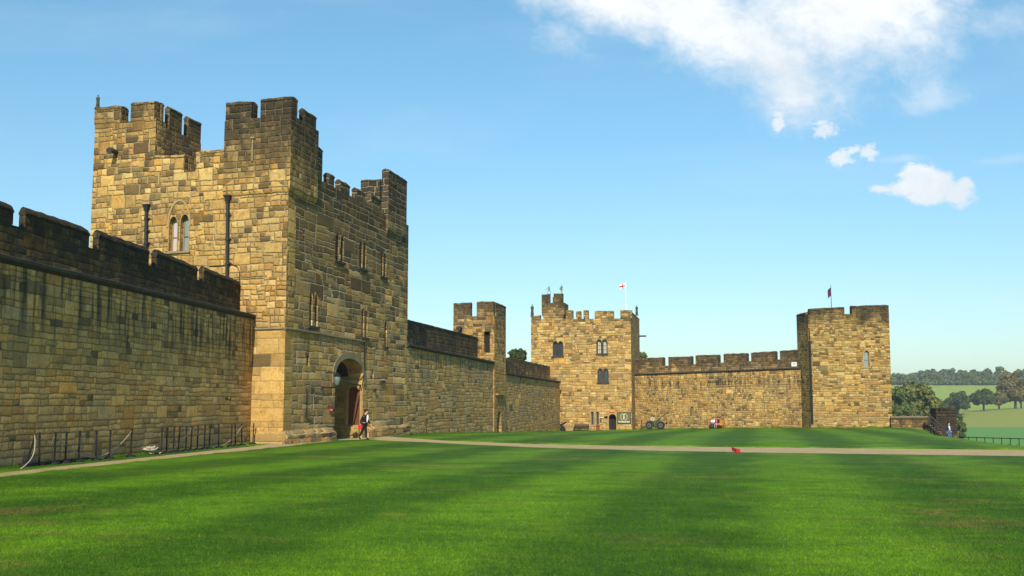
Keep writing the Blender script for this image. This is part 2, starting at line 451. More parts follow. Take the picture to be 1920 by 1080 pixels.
M['tower_face'] = masonry('tower_warm_rubble', H=0.60, W=0.88, pal=BRIGHT, mortar=(.44, .32, .16), brk=0.22, seed=3.0, soot=(9, 15.5, .36), base_dark=.05, film=(16.0, 20.5), blotch=.3, bump=.10, flakes=.35)
M['tower_side'] = masonry('tower_side_rubble', H=0.76, W=1.95, pal=WARM, mortar=(.40, .33, .20), brk=0.45, seed=4.0, soot=(5.0, 12.0, .95), base_dark=.10, film=(11.2, 16.5), jkeep=.35, joint=.02, blotch=.35, bump=.08,
                          streak=[(5.9, 1.5, .4)], cool=.25, flakes=.3, gain=1.15, rough=1.5, soft=.2)
M['turret'] = masonry('turret_sooty', H=0.60, W=0.95, pal=BRIGHT, mortar=(.30, .23, .12), seed=5.0, soot=(13.0, 15.0, .6), base_dark=.03, film=(13.6, 16.6), bump=.09, jkeep=.5, flakes=.3)
M['ashlar'] = masonry('smooth_yellow_ashlar', H=0.70, W=1.50, pal=SMOOTH, mortar=(.32, .23, .11), seed=6.0, rough=.35, joint=.010, soot=(90, 99, 0), base_dark=.02, blotch=.15, bump=.03, split=.55, foot=(-.2, .7, .3))
M['wing'] = masonry('wing_side_dark', H=0.58, W=0.95, pal=COOL, mortar=(.30, .25, .15), brk=0.20, seed=7.0, soot=(9, 15.0, .4), base_dark=.1, film=(14.6, 19.5), bump=.07, flakes=.3)
M['mid_wall'] = masonry('mid_wall_rubble', H=0.58, W=1.00, pal=WARM, mortar=(.30, .25, .16), brk=0.40, seed=8.0, soot=(9, 14, 0), base_dark=.08, streak=[(6.1, 2.4, .6)], blotch=.2, cool=.35, bump=.07, gain=1.2, flakes=.15)
M['mid_parapet'] = masonry('mid_parapet', H=.60, W=.9, pal=COOL, mortar=(.13, .11, .08), seed=9.0, soot=(4, 7, .5), base_dark=.3, film=(3.5, 8.5), bump=.05, cool=.2)
M['mid_turret'] = masonry('mid_turret_rubble', H=0.62, W=0.95, pal=WARM, mortar=(.40, .31, .17), brk=0.30, seed=10.0, soot=(6, 10.5, .55), base_dark=.08, film=(9.3, 12.0), bump=.07, flakes=.2)
M['far_tower'] = masonry('far_tower_rubble', H=0.66, W=0.95, pal=BRIGHT, mortar=(.48, .37, .20), brk=0.30, seed=11.0, soot=(8.5, 14.5, .55), base_dark=.08, film=(12.3, 16), blotch=.25, bump=.09, flakes=.45)
M['far_side'] = masonry('far_tower_side', H=0.55, W=0.85, pal=WARM, mortar=(.33, .27, .17), seed=12.0, soot=(7, 14, .4), base_dark=.1, film=(13, 17), bump=.07, cool=.3)
M['right_wall'] = masonry('right_wall_rubble', H=0.52, W=0.66, pal=BRIGHT, mortar=(.42, .31, .15), brk=0.45, seed=13.0, soot=(90, 99, 0), base_dark=.12, streak=[(4.75, 1.1, .85), (5.3, .9, .5)], blotch=.5, bump=.08, flakes=.35)
M['right_parapet'] = masonry('right_parapet', H=.52, W=.85, pal=WARM, mortar=(.17, .14, .09), seed=14.0, soot=(4.5, 8.0, .4), base_dark=.25, film=(4.6, 9.5), bump=.06, cool=.3)
M['right_tower'] = masonry('right_tower_rubble', H=0.50, W=0.90, pal=[(.56, .37, .12), (.50, .31, .09), (.60, .42, .17), (.42, .26, .09), (.54, .30, .07), (.62, .46, .20), (.46, .31, .12), (.34, .15, .06), (.57, .38, .13), (.52, .34, .11), (.48, .27, .08), (.58, .40, .15)],
                           mortar=(.50, .35, .14), gain=.86, brk=0.20, seed=15.0, soot=(-6, 9.5, .17), base_dark=.05, film=(9.6, 12.6), blotch=.22, bump=.08, flakes=.3)
M['ruin'] = masonry('blackened_ruin', H=.5, W=.9, pal=COOL, mortar=(.08, .06, .04), seed=16.0, soot=(-4, 1, .8), base_dark=.3, film=(-4.0, -.5), bump=.1, flakes=.4)
M['low_wall'] = masonry('low_dark_wall', H=.5, W=.9, pal=COOL, mortar=(.10, .09, .06), seed=17.0, soot=(-3, 1, .6), base_dark=.3, film=(-1.4, 1.4), bump=.06)
M['brown_wall'] = masonry('low_brown_wall', H=.4, W=.7, pal=[(.34, .22, .10), (.28, .17, .08), (.38, .26, .13)], mortar=(.25, .18, .10), seed=18.0, bump=.05)
M['trim'] = plain('sandstone_trim', (.33, .22, .09), .9, var=.35, scale=3, bump=.02)
M['trim_dark'] = plain('sooty_and_shade_trim', (.050, .044, .032), .95, var=.6, scale=2.5, bump=.02)
M['trim_grey'] = plain('grey_stone_trim', (.22, .18, .11), .95, var=.4, scale=2.5, bump=.02)
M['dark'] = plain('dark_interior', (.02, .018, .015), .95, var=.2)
M['iron'] = plain('black_iron', (.012, .013, .013), .45, var=.3)
M['pipe'] = plain('cast_iron_pipe', (.018, .019, .020), .5, var=.3)
M['glass'] = plain('dark_leaded_glass', (.035, .045, .055), .12, var=.4, scale=4)
M['glass'].node_tree.nodes['Principled BSDF'].inputs['Specular IOR Level'].default_value = .6
M['curtain'] = plain('curtained_glass', (.44, .40, .42), .3, var=.12, scale=3)
M['greyglass'] = plain('grey_window_glass', (.20, .25, .26), .15, var=.2, scale=3)
M['paleglass'] = plain('pale_leaded_glass', (.42, .40, .30), .3, var=.2, scale=5)
M['wood'] = plain('brown_oak_door', (.15, .055, .022), .6, var=.3, scale=8)
M['bench'] = plain('orange_bench_wood', (.36, .15, .03), .6, var=.3, scale=8)
M['darkwood'] = plain('dark_stair_wood', (.055, .040, .032), .7, var=.4, scale=8)
M['bronze'] = plain('weathered_statue_stone', (.060, .062, .045), .9, var=.5, scale=7)
M['statue_tan'] = plain('mossy_statue_stone', (.16, .15, .09), .9, var=.5, scale=7)
M['rope'] = plain('pale_rope', (.40, .34, .24), .9, var=.25, scale=30)
M['white'] = plain('white_paint', (.78, .78, .76), .6, var=.05)
M['boxred'] = plain('faded_red_paint', (.20, .035, .015), .6, var=.2)
M['red'] = plain('red_paint', (.46, .012, .012), .5, var=.1)
M['darkred'] = plain('dark_red_plastic', (.16, .004, .010), .5, var=.5, scale=9)
M['gold'] = plain('yellow_lettering', (.75, .50, .06), .6, var=.1)
M['board'] = plain('olive_board', (.10, .10, .050), .6, var=.15)
M['olive'] = plain('olive_gun_paint', (.075, .080, .045), .6, var=.4, scale=5)
M['tyre'] = plain('black_rubber', (.015, .015, .016), .8)
M['hub'] = plain('grey_hub', (.09, .09, .08), .6)
M['lamp'] = plain('lamp_glass', (.12, .15, .14), .15, var=.2)
M['skin'] = plain('skin', (.48, .26, .18), .55, var=.06)
M['suit'] = plain('black_suit_cloth', (.010, .010, .014), .9, var=.3)
M['shirt'] = plain('white_shirt', (.75, .75, .78), .8, var=.05)
M['hair_red'] = plain('dark_auburn_hair', (.035, .010, .008), .7)
M['hair'] = plain('dark_brown_hair', (.03, .018, .012), .7)
M['jeans'] = plain('blue_jeans', (.05, .13, .25), .9, var=.25)
M['darkjeans'] = plain('dark_jeans', (.03, .06, .09), .9, var=.25)
M['navy'] = plain('navy_jacket', (.012, .025, .085), .9)
M['pink'] = plain('pink_cloth', (.65, .18, .24), .9)
M['maroon'] = plain('dark_maroon_cloth', (.06, .006, .015), .9)
M['shoe'] = plain('black_shoes', (.012, .012, .012), .5)
M['canvas'] = plain('pale_sack', (.5, .5, .47), .9, bump=.02)
M['pole'] = plain('white_pole', (.75, .75, .72), .5, var=.05)
M['eye'] = plain('eye_dark', (.02, .015, .01), .3)

# ------------------------------------------------------------------ tower A
Kc = at(530, 832, 54.5); K = (Kc.x, Kc.y)
Rr_ = at(762, 813, 73.6); Rp = (Rr_.x, Rr_.y)
rf = Plane(K, Rp); LD = Vector((-2.73, 1, 0)).normalized()
lf = Plane(K, (K[0] + LD.x, K[1] + LD.y), inw=rf.t, side=-1)
rf.inw = LD.copy()
uL = lf.u(170, 430)
uE = rf.L
def loopsort(u0, u1): return (min(u0, u1), max(u0, u1))

towerA = empty('gate_tower', (K[0], K[1], 0), label='tall square gate tower with corner turrets and arched passage, nearest the camera', category='tower')
u290 = lf.u(290, 300); u422 = lf.u(422, 300)
zc_low = lf.z(355, 322); zc_wing = lf.z(235, 228); z_tur = rf.z(530, 345)
# walls
mb = MB()
win_loops = [lancet(lf.u(317, 440), lf.u(332.5, 440), lf.z(325, 471), lf.z(325, 406)), lancet(lf.u(338, 440), lf.u(354, 440), lf.z(345, 471), lf.z(345, 402))]
outer = [(0, -1.5), (uL, -1.5)] + [(uL, zc_wing)] + rough_line((uL, zc_wing), (u290, zc_wing))[1:] + [(u290, zc_wing), (u290, zc_low)] + rough_line((u290, zc_low), (u422 - .3, zc_low))[1:] + [(u422 - .3, zc_low), (u422 - .3, z_tur - .2), (0, z_tur - .2)]
z_string = rf.z(531, 614)
mb.panel(lf, [(0, z_string)] + [(uL, z_string)] + outer[2:], win_loops, 0, 1.0)
mb.build('upper_wall', M['tower_face'], towerA)
mb = MB(); mb.panel(lf, [(0, -1.5), (uL, -1.5), (uL, z_string), (0, z_string)], [], 0, 1.0)
mb.build('lower_wall', M['ashlar'], towerA)
# right face
u_d1 = rf.u(627.5, 760); u_d2 = rf.u(680, 760); z_ap = rf.z(652, 672); z_sp = rf.z(640, 703)
def arch_loop(u0, u1, z0, zs, za, n=10):
    c = (u0 + u1) / 2; w = (u1 - u0) / 2; o = [(u0, z0), (u1, z0)]
    for i in range(2 * n + 1):
        a = math.pi * i / (2 * n); o.append((c + w * math.cos(a), zs + (za - zs) * math.sin(a)))
    return o
RFW = []   # (loop, deep)
def rl(x0, x1, yb, yt, kind='pointed'):
    xm = (x0 + x1) / 2
    return lancet(rf.u(x0, (yb + yt) / 2), rf.u(x1, (yb + yt) / 2), rf.z(xm, yb), rf.z(xm, yt), kind)
rf_w = [rl(629, 636.5, 489, 437), rl(638.5, 645, 491, 441),
        rl(674, 680, 502, 451), rl(681.5, 687, 504, 455),
        rl(714.5, 718.5, 517, 473), rl(720.5, 724.5, 519, 476),
        rl(580, 586, 610, 547), rl(590, 596, 612, 551),
        rl(678, 682.5, 631, 578), rl(685, 689, 633, 582),
        rl(721, 725.5, 650, 601)]
rf_s = [rl(574.5, 580, 686, 667, 'rect'), rl(697, 700.5, 709, 692, 'rect')]
z_rt0 = rf.z(605, 316); z_rt1 = rf.z(712, 372)
zr = min(z_rt0, z_rt1) - .75; print('DBG zr', z_rt0, z_rt1)
door_big = arch_loop(u_d1, u_d2, -1.5, z_sp, z_ap)
# below the spring the opening is widened by .6 m for the passage wall
full = [(u_d1, -1.5), (u_d2 + .6, -1.5), (u_d2 + .6, z_sp)] + door_big[2:]
top = [(uE, zr)] + rough_line((uE, zr), (1.0, zr), .5, .04)[1:] + [(1.0, zr)]
poly = [(1.0, -1.5)] + [(u_d1, -1.5)] + [q for q in full[::-1] if q[1] > -1.4] + [(u_d2 + .6, -1.5), (uE, -1.5)] + top
mb = MB(); mb.panel(rf, poly, rf_w + rf_s, 0, 1.0)
mb.build('side_wall', M['tower_side'], towerA)
# arch moulding around the passage mouth
aw = .42
ring_o = arch_loop(u_d1 - aw, u_d2 + aw, z_sp - .5, z_sp, z_ap + aw * .9); ring_i = arch_loop(u_d1 - .01, u_d2 + .01, z_sp - .5, z_sp, z_ap + .01)
mb = MB(); mb.panel(rf, ring_o[1:] + [ring_o[0]] + ring_i[:1] + ring_i[1:][::-1], [], -.05, .12)
mb.build('arch_moulding', M['trim_grey'], towerA)
# passage: far jamb wall with the oak door, vault, back wall and an unseen near jamb added to block light
jp = Plane(rf.P(u_d2, 0, 0), rf.P(u_d2, 0, 1.0)); jp.n = -rf.t.copy(); jp.inw = rf.t.copy()
dl = lancet(jp.u(648.5, 760), jp.u(674.5, 760), jp.z(661, 797), jp.z(661, 725), 'round', 6)
mb = MB(); mb.panel(jp, [(0, -1.5), (4.2, -1.5), (4.2, z_sp + .0), (0, z_sp + .0)], [dl], 0, .6)
mb.build('passage_wall', M['ashlar'], towerA)
dr = MB(); dr.panel(jp, grow(dl, .02), [], .25, .33)
door = dr.build('door', M['wood'], towerA)
d2 = MB()
us = [q[0] for q in dl]; uw0, uw1 = min(us), max(us)
for i in range(1, 6):
    uu = uw0 + (uw1 - uw0) * i / 6; d2.panel(jp, [(uu - .008, dl[0][1]), (uu + .008, dl[0][1]), (uu + .008, dl[0][1] + 1.75), (uu - .008, dl[0][1] + 1.75)], [], .243, .26)
d2.build('plank_joints', M['dark'], door)
d3 = MB(); um = (uw0 + uw1) / 2; zl = jp.z(661, 756); d3.panel(jp, [(um - .12, zl), (um + .12, zl), (um + .12, zl + .05), (um - .12, zl + .05)], [], .22, .25); d3.build('letter_plate', M['hub'], door)
mb = MB(); mb.panel(jp, grow(dl, .16), [grow(dl, .002)], -.05, .1); mb.build('door_surround', M['trim'], towerA)
# block / step under the door
mb = MB(); zb = jp.z(661, 799)
mb.panel(jp, [(.15, -.6), (2.2, -.6), (2.2, zb - .02), (.15, zb - .02)], [], -.28, .0)
mb.build('door_step', M['ashlar'], towerA)
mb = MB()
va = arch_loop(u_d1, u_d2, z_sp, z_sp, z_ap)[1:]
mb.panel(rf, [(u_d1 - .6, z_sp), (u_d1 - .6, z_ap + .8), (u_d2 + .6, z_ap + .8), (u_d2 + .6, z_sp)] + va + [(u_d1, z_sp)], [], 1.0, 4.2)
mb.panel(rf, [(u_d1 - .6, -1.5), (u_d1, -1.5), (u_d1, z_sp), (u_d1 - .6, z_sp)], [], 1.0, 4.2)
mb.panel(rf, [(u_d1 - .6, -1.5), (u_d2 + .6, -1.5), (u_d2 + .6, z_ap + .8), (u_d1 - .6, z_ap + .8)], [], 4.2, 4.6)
mb.build('passage_vault', M['trim_dark'], towerA)  # near-black colour paints the passage's shade onto vault and back wall
# floor sheet of the passage, string course, plinths
mb = MB(); mb.panel(rf, [(u_d1 - .6, -.9), (u_d2 + .6, -.9), (u_d2 + .6, -.02), (u_d1 - .6, -.02)], [], .1, 4.3); mb.build('passage_floor', M['trim_grey'], towerA)
zs2 = rf.z(683, 638)
course(rf, [(-.05, z_string + .04), (rf.u(683, 638), zs2)], towerA, M['trim_grey'], out=.10, h=.16)
course(lf, [(-.05, z_string + .04), (lf.u(452, 616), z_string + .04)], towerA, M['trim_grey'], out=.10, h=.16)
def plinth(pl, u0, u1, z1, out, mat, parent, z0=-1.2, name='plinth', ch=.28):
    mb = MB(); n = max(1, int((u1 - u0) / .7)); rows = []
    for i in range(n + 1):
        u = u0 + (u1 - u0) * i / n; j = random.uniform(-.04, .04); o = out + random.uniform(-.03, .03)
        rows.append([pl.P(u, z, d) for d, z in [(.02, z0), (-o, z0), (-o, z1 - ch + j), (-.01, z1 + j), (.02, z1 + j)]])
    fs = []
    for i in range(n):
        for k in range(5): fs.append((i * 5 + k, (i + 1) * 5 + k, (i + 1) * 5 + (k + 1) % 5, i * 5 + (k + 1) % 5))
    fs += [tuple(range(5)), tuple(range(n * 5, n * 5 + 5))[::-1]]
    mb.add([q for r in rows for q in r], fs); return mb.build(name, mat, parent)
plinth(rf, -.1, rf.u(622, 810), rf.z(560, 805), .34, M['tower_side'], towerA)
plinth(rf, u_d2 + .7, uE + .1, rf.z(720, 798), .22, M['tower_side'], towerA, ch=.15)
plinth(lf, -.2, lf.u(474, 830), .62, .16, M['ashlar'], towerA, ch=.12)
# wing block (left): side, back panels and merlons
Wp = Plane(lf.P(u290, 0, 0), lf.P(u290, 0, 1.0)); Wp.n = -lf.t.copy(); Wp.inw = lf.t.copy()
uWe = Wp.u(395, 260)
mb = MB(); mb.panel(Wp, [(1.0, zc_low - 2.5), (uWe, zc_low - 2.5), (uWe, zc_wing - .25)] + rough_line((uWe, zc_wing - .25), (1.0, zc_wing - .25), .5, .04)[1:] + [(1.0, zc_wing - .25)], [], 0, .32)
Lo = Plane(lf.P(uL, 0, 0), lf.P(uL, 0, 1)); Lo.n = lf.t.copy(); Lo.inw = -lf.t.copy()
mb.panel(Lo, [(1.0, -1.5), (uE, -1.5), (uE, zc_wing - 1.2), (1.0, zc_wing - 1.2)], [], 0, .9)
Bp = Plane(rf.P(uE, 0, 0), rf.P(uE, 0, 1)); Bp.n = rf.t.copy(); Bp.inw = -rf.t.copy()
mb.panel(Bp, [(1.0, -1.5), (uL - .9, -1.5), (uL - .9, zr), (1.0, zr)], [], 0, .9)
# roof slabs, added unseen to keep the hollow tower interiors dark
def slab(mb, pts, z0, z1): mb.hexa([Vector((p.x, p.y, z0)) for p in pts], [Vector((p.x, p.y, z1)) for p in pts])
slab(mb, [lf.P(.9, 0, .9), lf.P(u290, 0, .9), lf.P(u290, 0, uE - .8), lf.P(.9, 0, uE - .8)], zc_low - 1.6, zc_low - 1.3)
slab(mb, [lf.P(u290 + .8, 0, .9), lf.P(uL - .8, 0, .9), lf.P(uL - .8, 0, uWe), lf.P(u290 + .8, 0, uWe)], zc_wing - 1.3, zc_wing - 1.0)
mb.build('wing_wall', M['wing'], towerA)
def mer(pl, x0, x1, y0, y1, zb, parent, mat, d0=0, d1=.7, **k):
    """merlon from pixels: top edge goes from (x0,y0) to (x1,y1)"""
    return merlon(pl, pl.u(x0, y0, d0), pl.u(x1, y1, d0), zb, pl.z(x0, y0, d0), d0, d1, parent, mat, z1b=pl.z(x1, y1, d0), **k)
mer(lf, 178, 228, 198, 196, zc_wing, towerA, M['tower_face'])
mer(lf, 246, 290, 190, 187, zc_wing, towerA, M['tower_face'])
zw = lf.z(290, 187)
for a, b, yb_ in ((291, 306, 222), (314, 351, 237), (357.5, 394, 254)):
    ua = .72 if a < 300 else Wp.u(a, 225, .32); merlon(Wp, ua, Wp.u(b, yb_), zc_wing - .25, zw, 0, .32, towerA, M['wing'])
mer(lf, 284, 346, 289, 288, zc_low, towerA, M['tower_face'])
mer(lf, 368, 420, 281, 277, zc_low, towerA, M['tower_face'])
# near turret: proud block with a sloped underside
PR = .16
def turret(u1r, u1l, z0, z1, PR, mat, parent, name='corner_turret'):
    """on corner K: from -PR beyond the corner to u1r on rf and u1l on lf"""
    def fp(e):
        P = lambda a, b: K_pt(a, b)
        return [P(-e, -e), P(u1r, -e), P(u1r, u1l), P(-e, u1l)]
    mb = MB()
    def lo(e, z): return [Vector((p.x, p.y, z)) for p in fp(e)]
    mb.hexa(lo(0.004, z0 - .38), lo(PR, z0)); 
    mb.hexa(lo(PR, z0 + .001), lo(PR, z1))
    return mb.build(name, mat, parent)
def K_pt(a, b):
    q = Vector((K[0], K[1], 0)) + rf.t * a + lf.t * b; return q
u590 = rf.u(592, 300); 
z_tcr = lf.z(482, 223)
turret(u590, u422, z_tur, z_tcr, PR, M['turret'], towerA)
mer(lf, 424, 472, 191, 187, z_tcr, towerA, M['turret'], d0=-PR, d1=.55)
ua, za = lf.hit(489, 184, -PR); merlon(lf, ua, -PR, z_tcr, za, -PR, .55, towerA, M['turret'])
merlon(rf, .55, rf.u(555, 194, -PR), z_tcr, za, -PR, .20, towerA, M['turret'])
merlon(rf, rf.u(561, 198, .20), rf.u(593, 215, -PR), z_tcr, rf.z(577, 206, -PR), -PR, .20, towerA, M['turret'])
mer(rf, 593, 605, 268, 277, zr, towerA, M['tower_side'], d0=0, d1=.6)
zmr = (z_rt0 + z_rt1) / 2
for x0, y0, x1, y1 in ((607, 313, 627, 326), (629, 325, 656, 344), (660, 344, 684, 360), (688, 355, 713, 372)):
    merlon(rf, rf.u(x0, y0, .35), rf.u(x1, y1), zr, zmr + random.uniform(-.15, .1), 0, .35, towerA, M['tower_side'])
# far turret on the right face
f0 = rf.u(724, 400); f1 = rf.u(762.5, 400, -PR); z_fb = rf.z(762, 446)
z_ft = rf.z(738, 319, -PR)
mb = MB()
def fq(e, z, dd): return [rf.P(f0 - e, z, -dd), rf.P(f1, z, -dd), rf.P(f1, z, .34), rf.P(f0 - e, z, .34)]
mb.hexa(fq(-.1, z_fb - .45, .004), fq(0, z_fb, PR)); mb.hexa(fq(0, z_fb + .001, PR), fq(0, z_ft - 1.2, PR))
mb.build('corner_turret', M['tower_side'], towerA)
merlon(rf, f0, f1, z_ft - 1.2, rf.z(720, 309, -PR), -PR, .34, towerA, M['tower_side'])
# merlon on the far parapet seen over the wall
fb = Plane(rf.P(uE - .9, 0, 0), rf.P(uE - .9, 0, 1)); fb.n = -rf.t.copy(); fb.inw = rf.t.copy()
merlon(fb, fb.u(709, 340), fb.u(671, 340), zr - .2, fb.z(690, 333), 0, .7, towerA, M['tower_side'])
# windows
window(lf, win_loops[0], towerA, M['trim'], M['curtain'], M['iron'], d=.38, bars=1, vbars=0, mould=True, fr=.04)
window(lf, win_loops[1], towerA, M['trim'], M['greyglass'], M['iron'], d=.38, bars=1, vbars=0, mould=True, fr=.04)
uc = (win_loops[0][0][0] + win_loops[1][1][0]) / 2 if False else lf.u(335.5, 430)
zt0 = lf.z(335, 408); zt1 = lf.z(335, 374); hw = abs(lf.u(316, 430) - lf.u(335.5, 430)) * 1.15
mb = MB()
def arcring(pl, c, zs, hw, zt, wd, n=14):
    o = [(c + hw * math.cos(math.pi * i / n), zs + (zt - zs) * math.sin(math.pi * i / n)) for i in range(n + 1)]
    q = [(c + (hw - wd) * math.cos(math.pi * i / n), zs + (zt - wd - zs) * math.sin(math.pi * i / n)) for i in range(n + 1)]
    return o + q[::-1]
mb.panel(lf, arcring(lf, uc, lf.z(335, 425), hw, zt1, .11), [], -.05, .05); mb.build('relieving_arch', M['trim'], towerA)
mb = MB(); mb.panel(lf, [(uc - hw, lf.z(335, 475)), (uc + hw, lf.z(335, 475)), (uc + hw, lf.z(335, 472)), (uc - hw, lf.z(335, 472))], [], -.12, .1); mb.build('sill', M['trim_grey'], towerA)
for i, lp in enumerate(rf_w):
    window(rf, lp, towerA, M['trim'], M['glass'], M['iron'], d=.42, bars=2, vbars=1, fr=.10, mould=False)
    if i in (1, 3, 5, 7, 9, 10):
        u0 = min(q[0] for q in rf_w[i - 1] + lp) - .15 if i != 10 else min(q[0] for q in lp) - .15
        u1 = max(q[0] for q in lp) + .15; zz = lp[0][1]
        mb = MB(); mb.panel(rf, [(u0, zz - .16), (u1, zz - .16), (u1, zz - .02), (u0, zz - .02)], [], -.10, .05); mb.build('sill', M['trim_dark'], towerA)
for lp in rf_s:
    mb = MB(); mb.panel(rf, grow(lp, .02), [], .35, .4); mb.build('slit_dark_backing', M['dark'], towerA)  # dark sheet stands in for the shade inside the slit
# downpipes, spout, small details on the lit face
def downpipe(pl, x, y0, y1, parent, x1=None, r=.09, d=-.14):
    x1 = x1 or x
    a = pl.hit(x, y0, d); b = pl.hit(x1, y1, d); mb = MB()
    mb.tube([pl.P(b[0], b[1] - 2.0, d), pl.P(a[0], a[1] - .2, d)], r, 10)
    n = 3 if abs(y1 - y0) > 60 else 2
    for i in range(n):
        z = a[1] - .3 + (b[1] - a[1]) * (i + .45) / n; uu = a[0] + (b[0] - a[0]) * (i + .45) / n
        mb.tube([pl.P(uu, z - .07, d), pl.P(uu, z + .07, d)], r * 1.35, 10)
        mb.box(pl.P(uu, z, d + .08), (r * 4.0, .05, .06), rz=math.atan2(pl.t.y, pl.t.x))
    p = mb.build('downpipe', M['pipe'], parent, smooth=False)
    h = MB(); z0 = a[1]
    q = [pl.P(a[0] + s, z0 + .12, d + t) for s, t in ((-.17, -.13), (.17, -.13), (.17, .13), (-.17, .13))]
    q0 = [pl.P(a[0] + s, z0 - .22, d + t) for s, t in ((-.09, -.09), (.09, -.09), (.09, .09), (-.09, .09))]
    h.hexa(q0, q); h.box(pl.P(a[0], z0 + .14, d), (.40, .32, .05), rz=math.atan2(pl.t.y, pl.t.x)); h.build('hopper', M['pipe'], p)
    return p
downpipe(lf, 274.5, 389, 458, towerA)
downpipe(lf, 427, 372, 508, towerA)
mb = MB()
pts = [lf.P(*lf.hit(x, y, -.04), -.04) for x, y in ((393, 499), (415, 498), (436, 496), (445, 500), (449, 510), (449.5, 560), (449, 580))]
mb.tube(pts, .022, 6); mb.build('cable', M['iron'], towerA)
def spout(pl, x, y, parent, ln=.7, r=.16):
    u, z = pl.hit(x, y); mb = MB()
    mb.tube([pl.P(u, z, .2), pl.P(u, z + .02, -ln * .6), pl.P(u, z - .06, -ln)], [r, r * .9, r * 1.1], 8)
    return mb.build('water_spout', M['trim_dark'], parent)
spout(lf, 218, 286, towerA)
u, z = lf.hit(474, 262, -PR - .05); u2, z2 = lf.hit(474, 302, -PR - .05)
mb = MB(); mb.tube([lf.P(u, z, -PR - .07), lf.P(u, z2, -PR - .07)], .05, 8); mb.tube([lf.P(u - .12, z + .1, -PR - .07), lf.P(u + .12, z + .1, -PR - .07)], .06, 8); mb.build('iron_bracket', M['trim_grey'], towerA)
# cable from string course down to the arch, bar across the springing, niche stones
mb = MB()
mb.tube([rf.P(*rf.hit(x, y, -.05), -.05) for x, y in ((683, 640), (683.5, 690), (682, 704), (676, 712), (672, 714))], .035, 6)
mb.tube([rf.P(u_d1 - .1, z_sp - .25, -.02), rf.P(u_d2 - .05, z_sp - .55, .15)], .05, 6)
mb.build('cable', M['iron'], towerA)
mb = MB()
mb.tube([rf.P(*rf.hit(575.5, 728, -.03), -.03), rf.P(*rf.hit(575, 775, -.03), -.03)], .02, 5); mb.box(rf.P(*rf.hit(574, 777, -.06), -.06), (.10, .16, .16)); mb.build('cable', M['iron'], towerA)
for x, y, w_, h_ in ((716, 716, 9, 5), (701, 731, 4, 5)):
    u, z = rf.hit(x, y); mb = MB(); ww = w_ / 22.0
    mb.panel(rf, [(u - ww, z - h_ / 60), (u + ww, z - h_ / 60), (u + ww, z + h_ / 60), (u - ww, z + h_ / 60)], [], -.12, .05); mb.build('corbel_stone', M['trim_dark'], towerA)

# lantern beside the passage mouth
lu, lz = rf.hit(632, 713, -.55)
lantern = empty('wall_lantern', rf.P(lu, lz - .45, -.55), label='round glass lantern on an iron arm at the mouth of the arched passage', category='lamp')
mb = MB(); c = rf.P(lu, lz, -.55)
mb.tube([rf.P(lu - .9, lz - .42, -.03), rf.P(lu - .1, lz - .42, -.52), c - Vector((0, 0, .3))], .035, 8); m3 = MB(); m3.tube([rf.P(lu - .5, lz + .42, -.03), c + Vector((0, 0, .40))], .03, 8)
mb.box(rf.P(lu - .92, lz - .42, -.03), (.12, .12, .2)); mb.build('bracket', M['iron'], lantern); m3.build('stay_rod', M['iron'], lantern)
mb = MB(); mb.tube([c + Vector((0, 0, z_)) for z_ in (-.30, -.22, .05, .22)], [.07, .13, .19, .16], 12); mb.build('glass_globe', M['lamp'], lantern, smooth=True)
mb = MB(); mb.tube([c + Vector((0, 0, z_)) for z_ in (.22, .25, .36, .44)], [.20, .21, .10, .03], 12); mb.build('cap', M['iron'], lantern)

# small red no entry sign
su_, sz_ = rf.hit(620, 768)
sg = empty('entry_sign', rf.P(su_, sz_ - .2, -.02), label='small red square sign with a white bar, left of the arched passage', category='sign')
mb = MB(); mb.panel(rf, [(su_ - .22, sz_ - .17), (su_ + .22, sz_ - .17), (su_ + .22, sz_ + .17), (su_ - .22, sz_ + .17)], [], -.05, -.01); mb.build('sign_plate', M['red'], sg)
mb = MB(); mb.panel(rf, [(su_ - .12, sz_ - .05), (su_ + .14, sz_ - .05), (su_ + .14, sz_ + .02), (su_ - .12, sz_ + .02)], [], -.055, -.045); mb.build('white_bar', M['white'], sg)

# ------------------------------------------------------------------ left wall
L1 = lf.P(lf.u(470, 800), 0, 0); L0 = gh(0, 878)
lw = Plane((L0.x, L0.y), (L1.x, L1.y)); lw.inw = lf.t.copy()
OFF = .85
wallL = empty('curtain_wall', (L0.x, L0.y, 0), label='long brown curtain wall in the left foreground with blackened battlements', category='wall')
zs0 = lw.z(0, 476); zs1 = lw.z(468, 588); uEnd = lw.L
UB = -27.0
zsl = (zs1 - zs0) / uEnd
zL = lambda u: zs0 + zsl * u
# only panels that end at the tower's oblique face
wb = MB()
wb.panel(lw, [(UB, -1.0), (uEnd, -1.0), (uEnd, zL(uEnd) - .2), (UB, zL(UB) - .2)], [], 0, 2.4)
wb.build('wall_body', M['left_wall'], wallL)
mb = MB()
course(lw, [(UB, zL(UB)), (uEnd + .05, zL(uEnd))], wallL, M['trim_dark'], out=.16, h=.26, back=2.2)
zcr = [(27, 428), (171, 468), (282, 501)]
PT_ = .27; zcre = [lw.z(x, y, OFF + PT_) for x, y in zcr]
zcm = sum(zcre) / 3; print('DBG zcre', zcre, [lw.hit(x, y, OFF) for x, y in ((26, 383), (37, 386), (168, 428), (174, 432), (280, 463), (284, 466), (370, 498))])
pts = [(UB, zcm)] ; 
wb = MB(); uP = lw.u(449.5, 540, OFF)
wb.panel(lw, [(UB, zL(UB) - .01), (uEnd + 1.2, zL(uEnd) - .01), (uEnd + 1.2, zcm)] + rough_line((uEnd + 1.2, zcm), (UB, zcm), .6, .025)[1:] + [(UB, zcm)], [], OFF, OFF + PT_)
wb.build('parapet', M['left_parapet'], wallL)
PT_ = .27
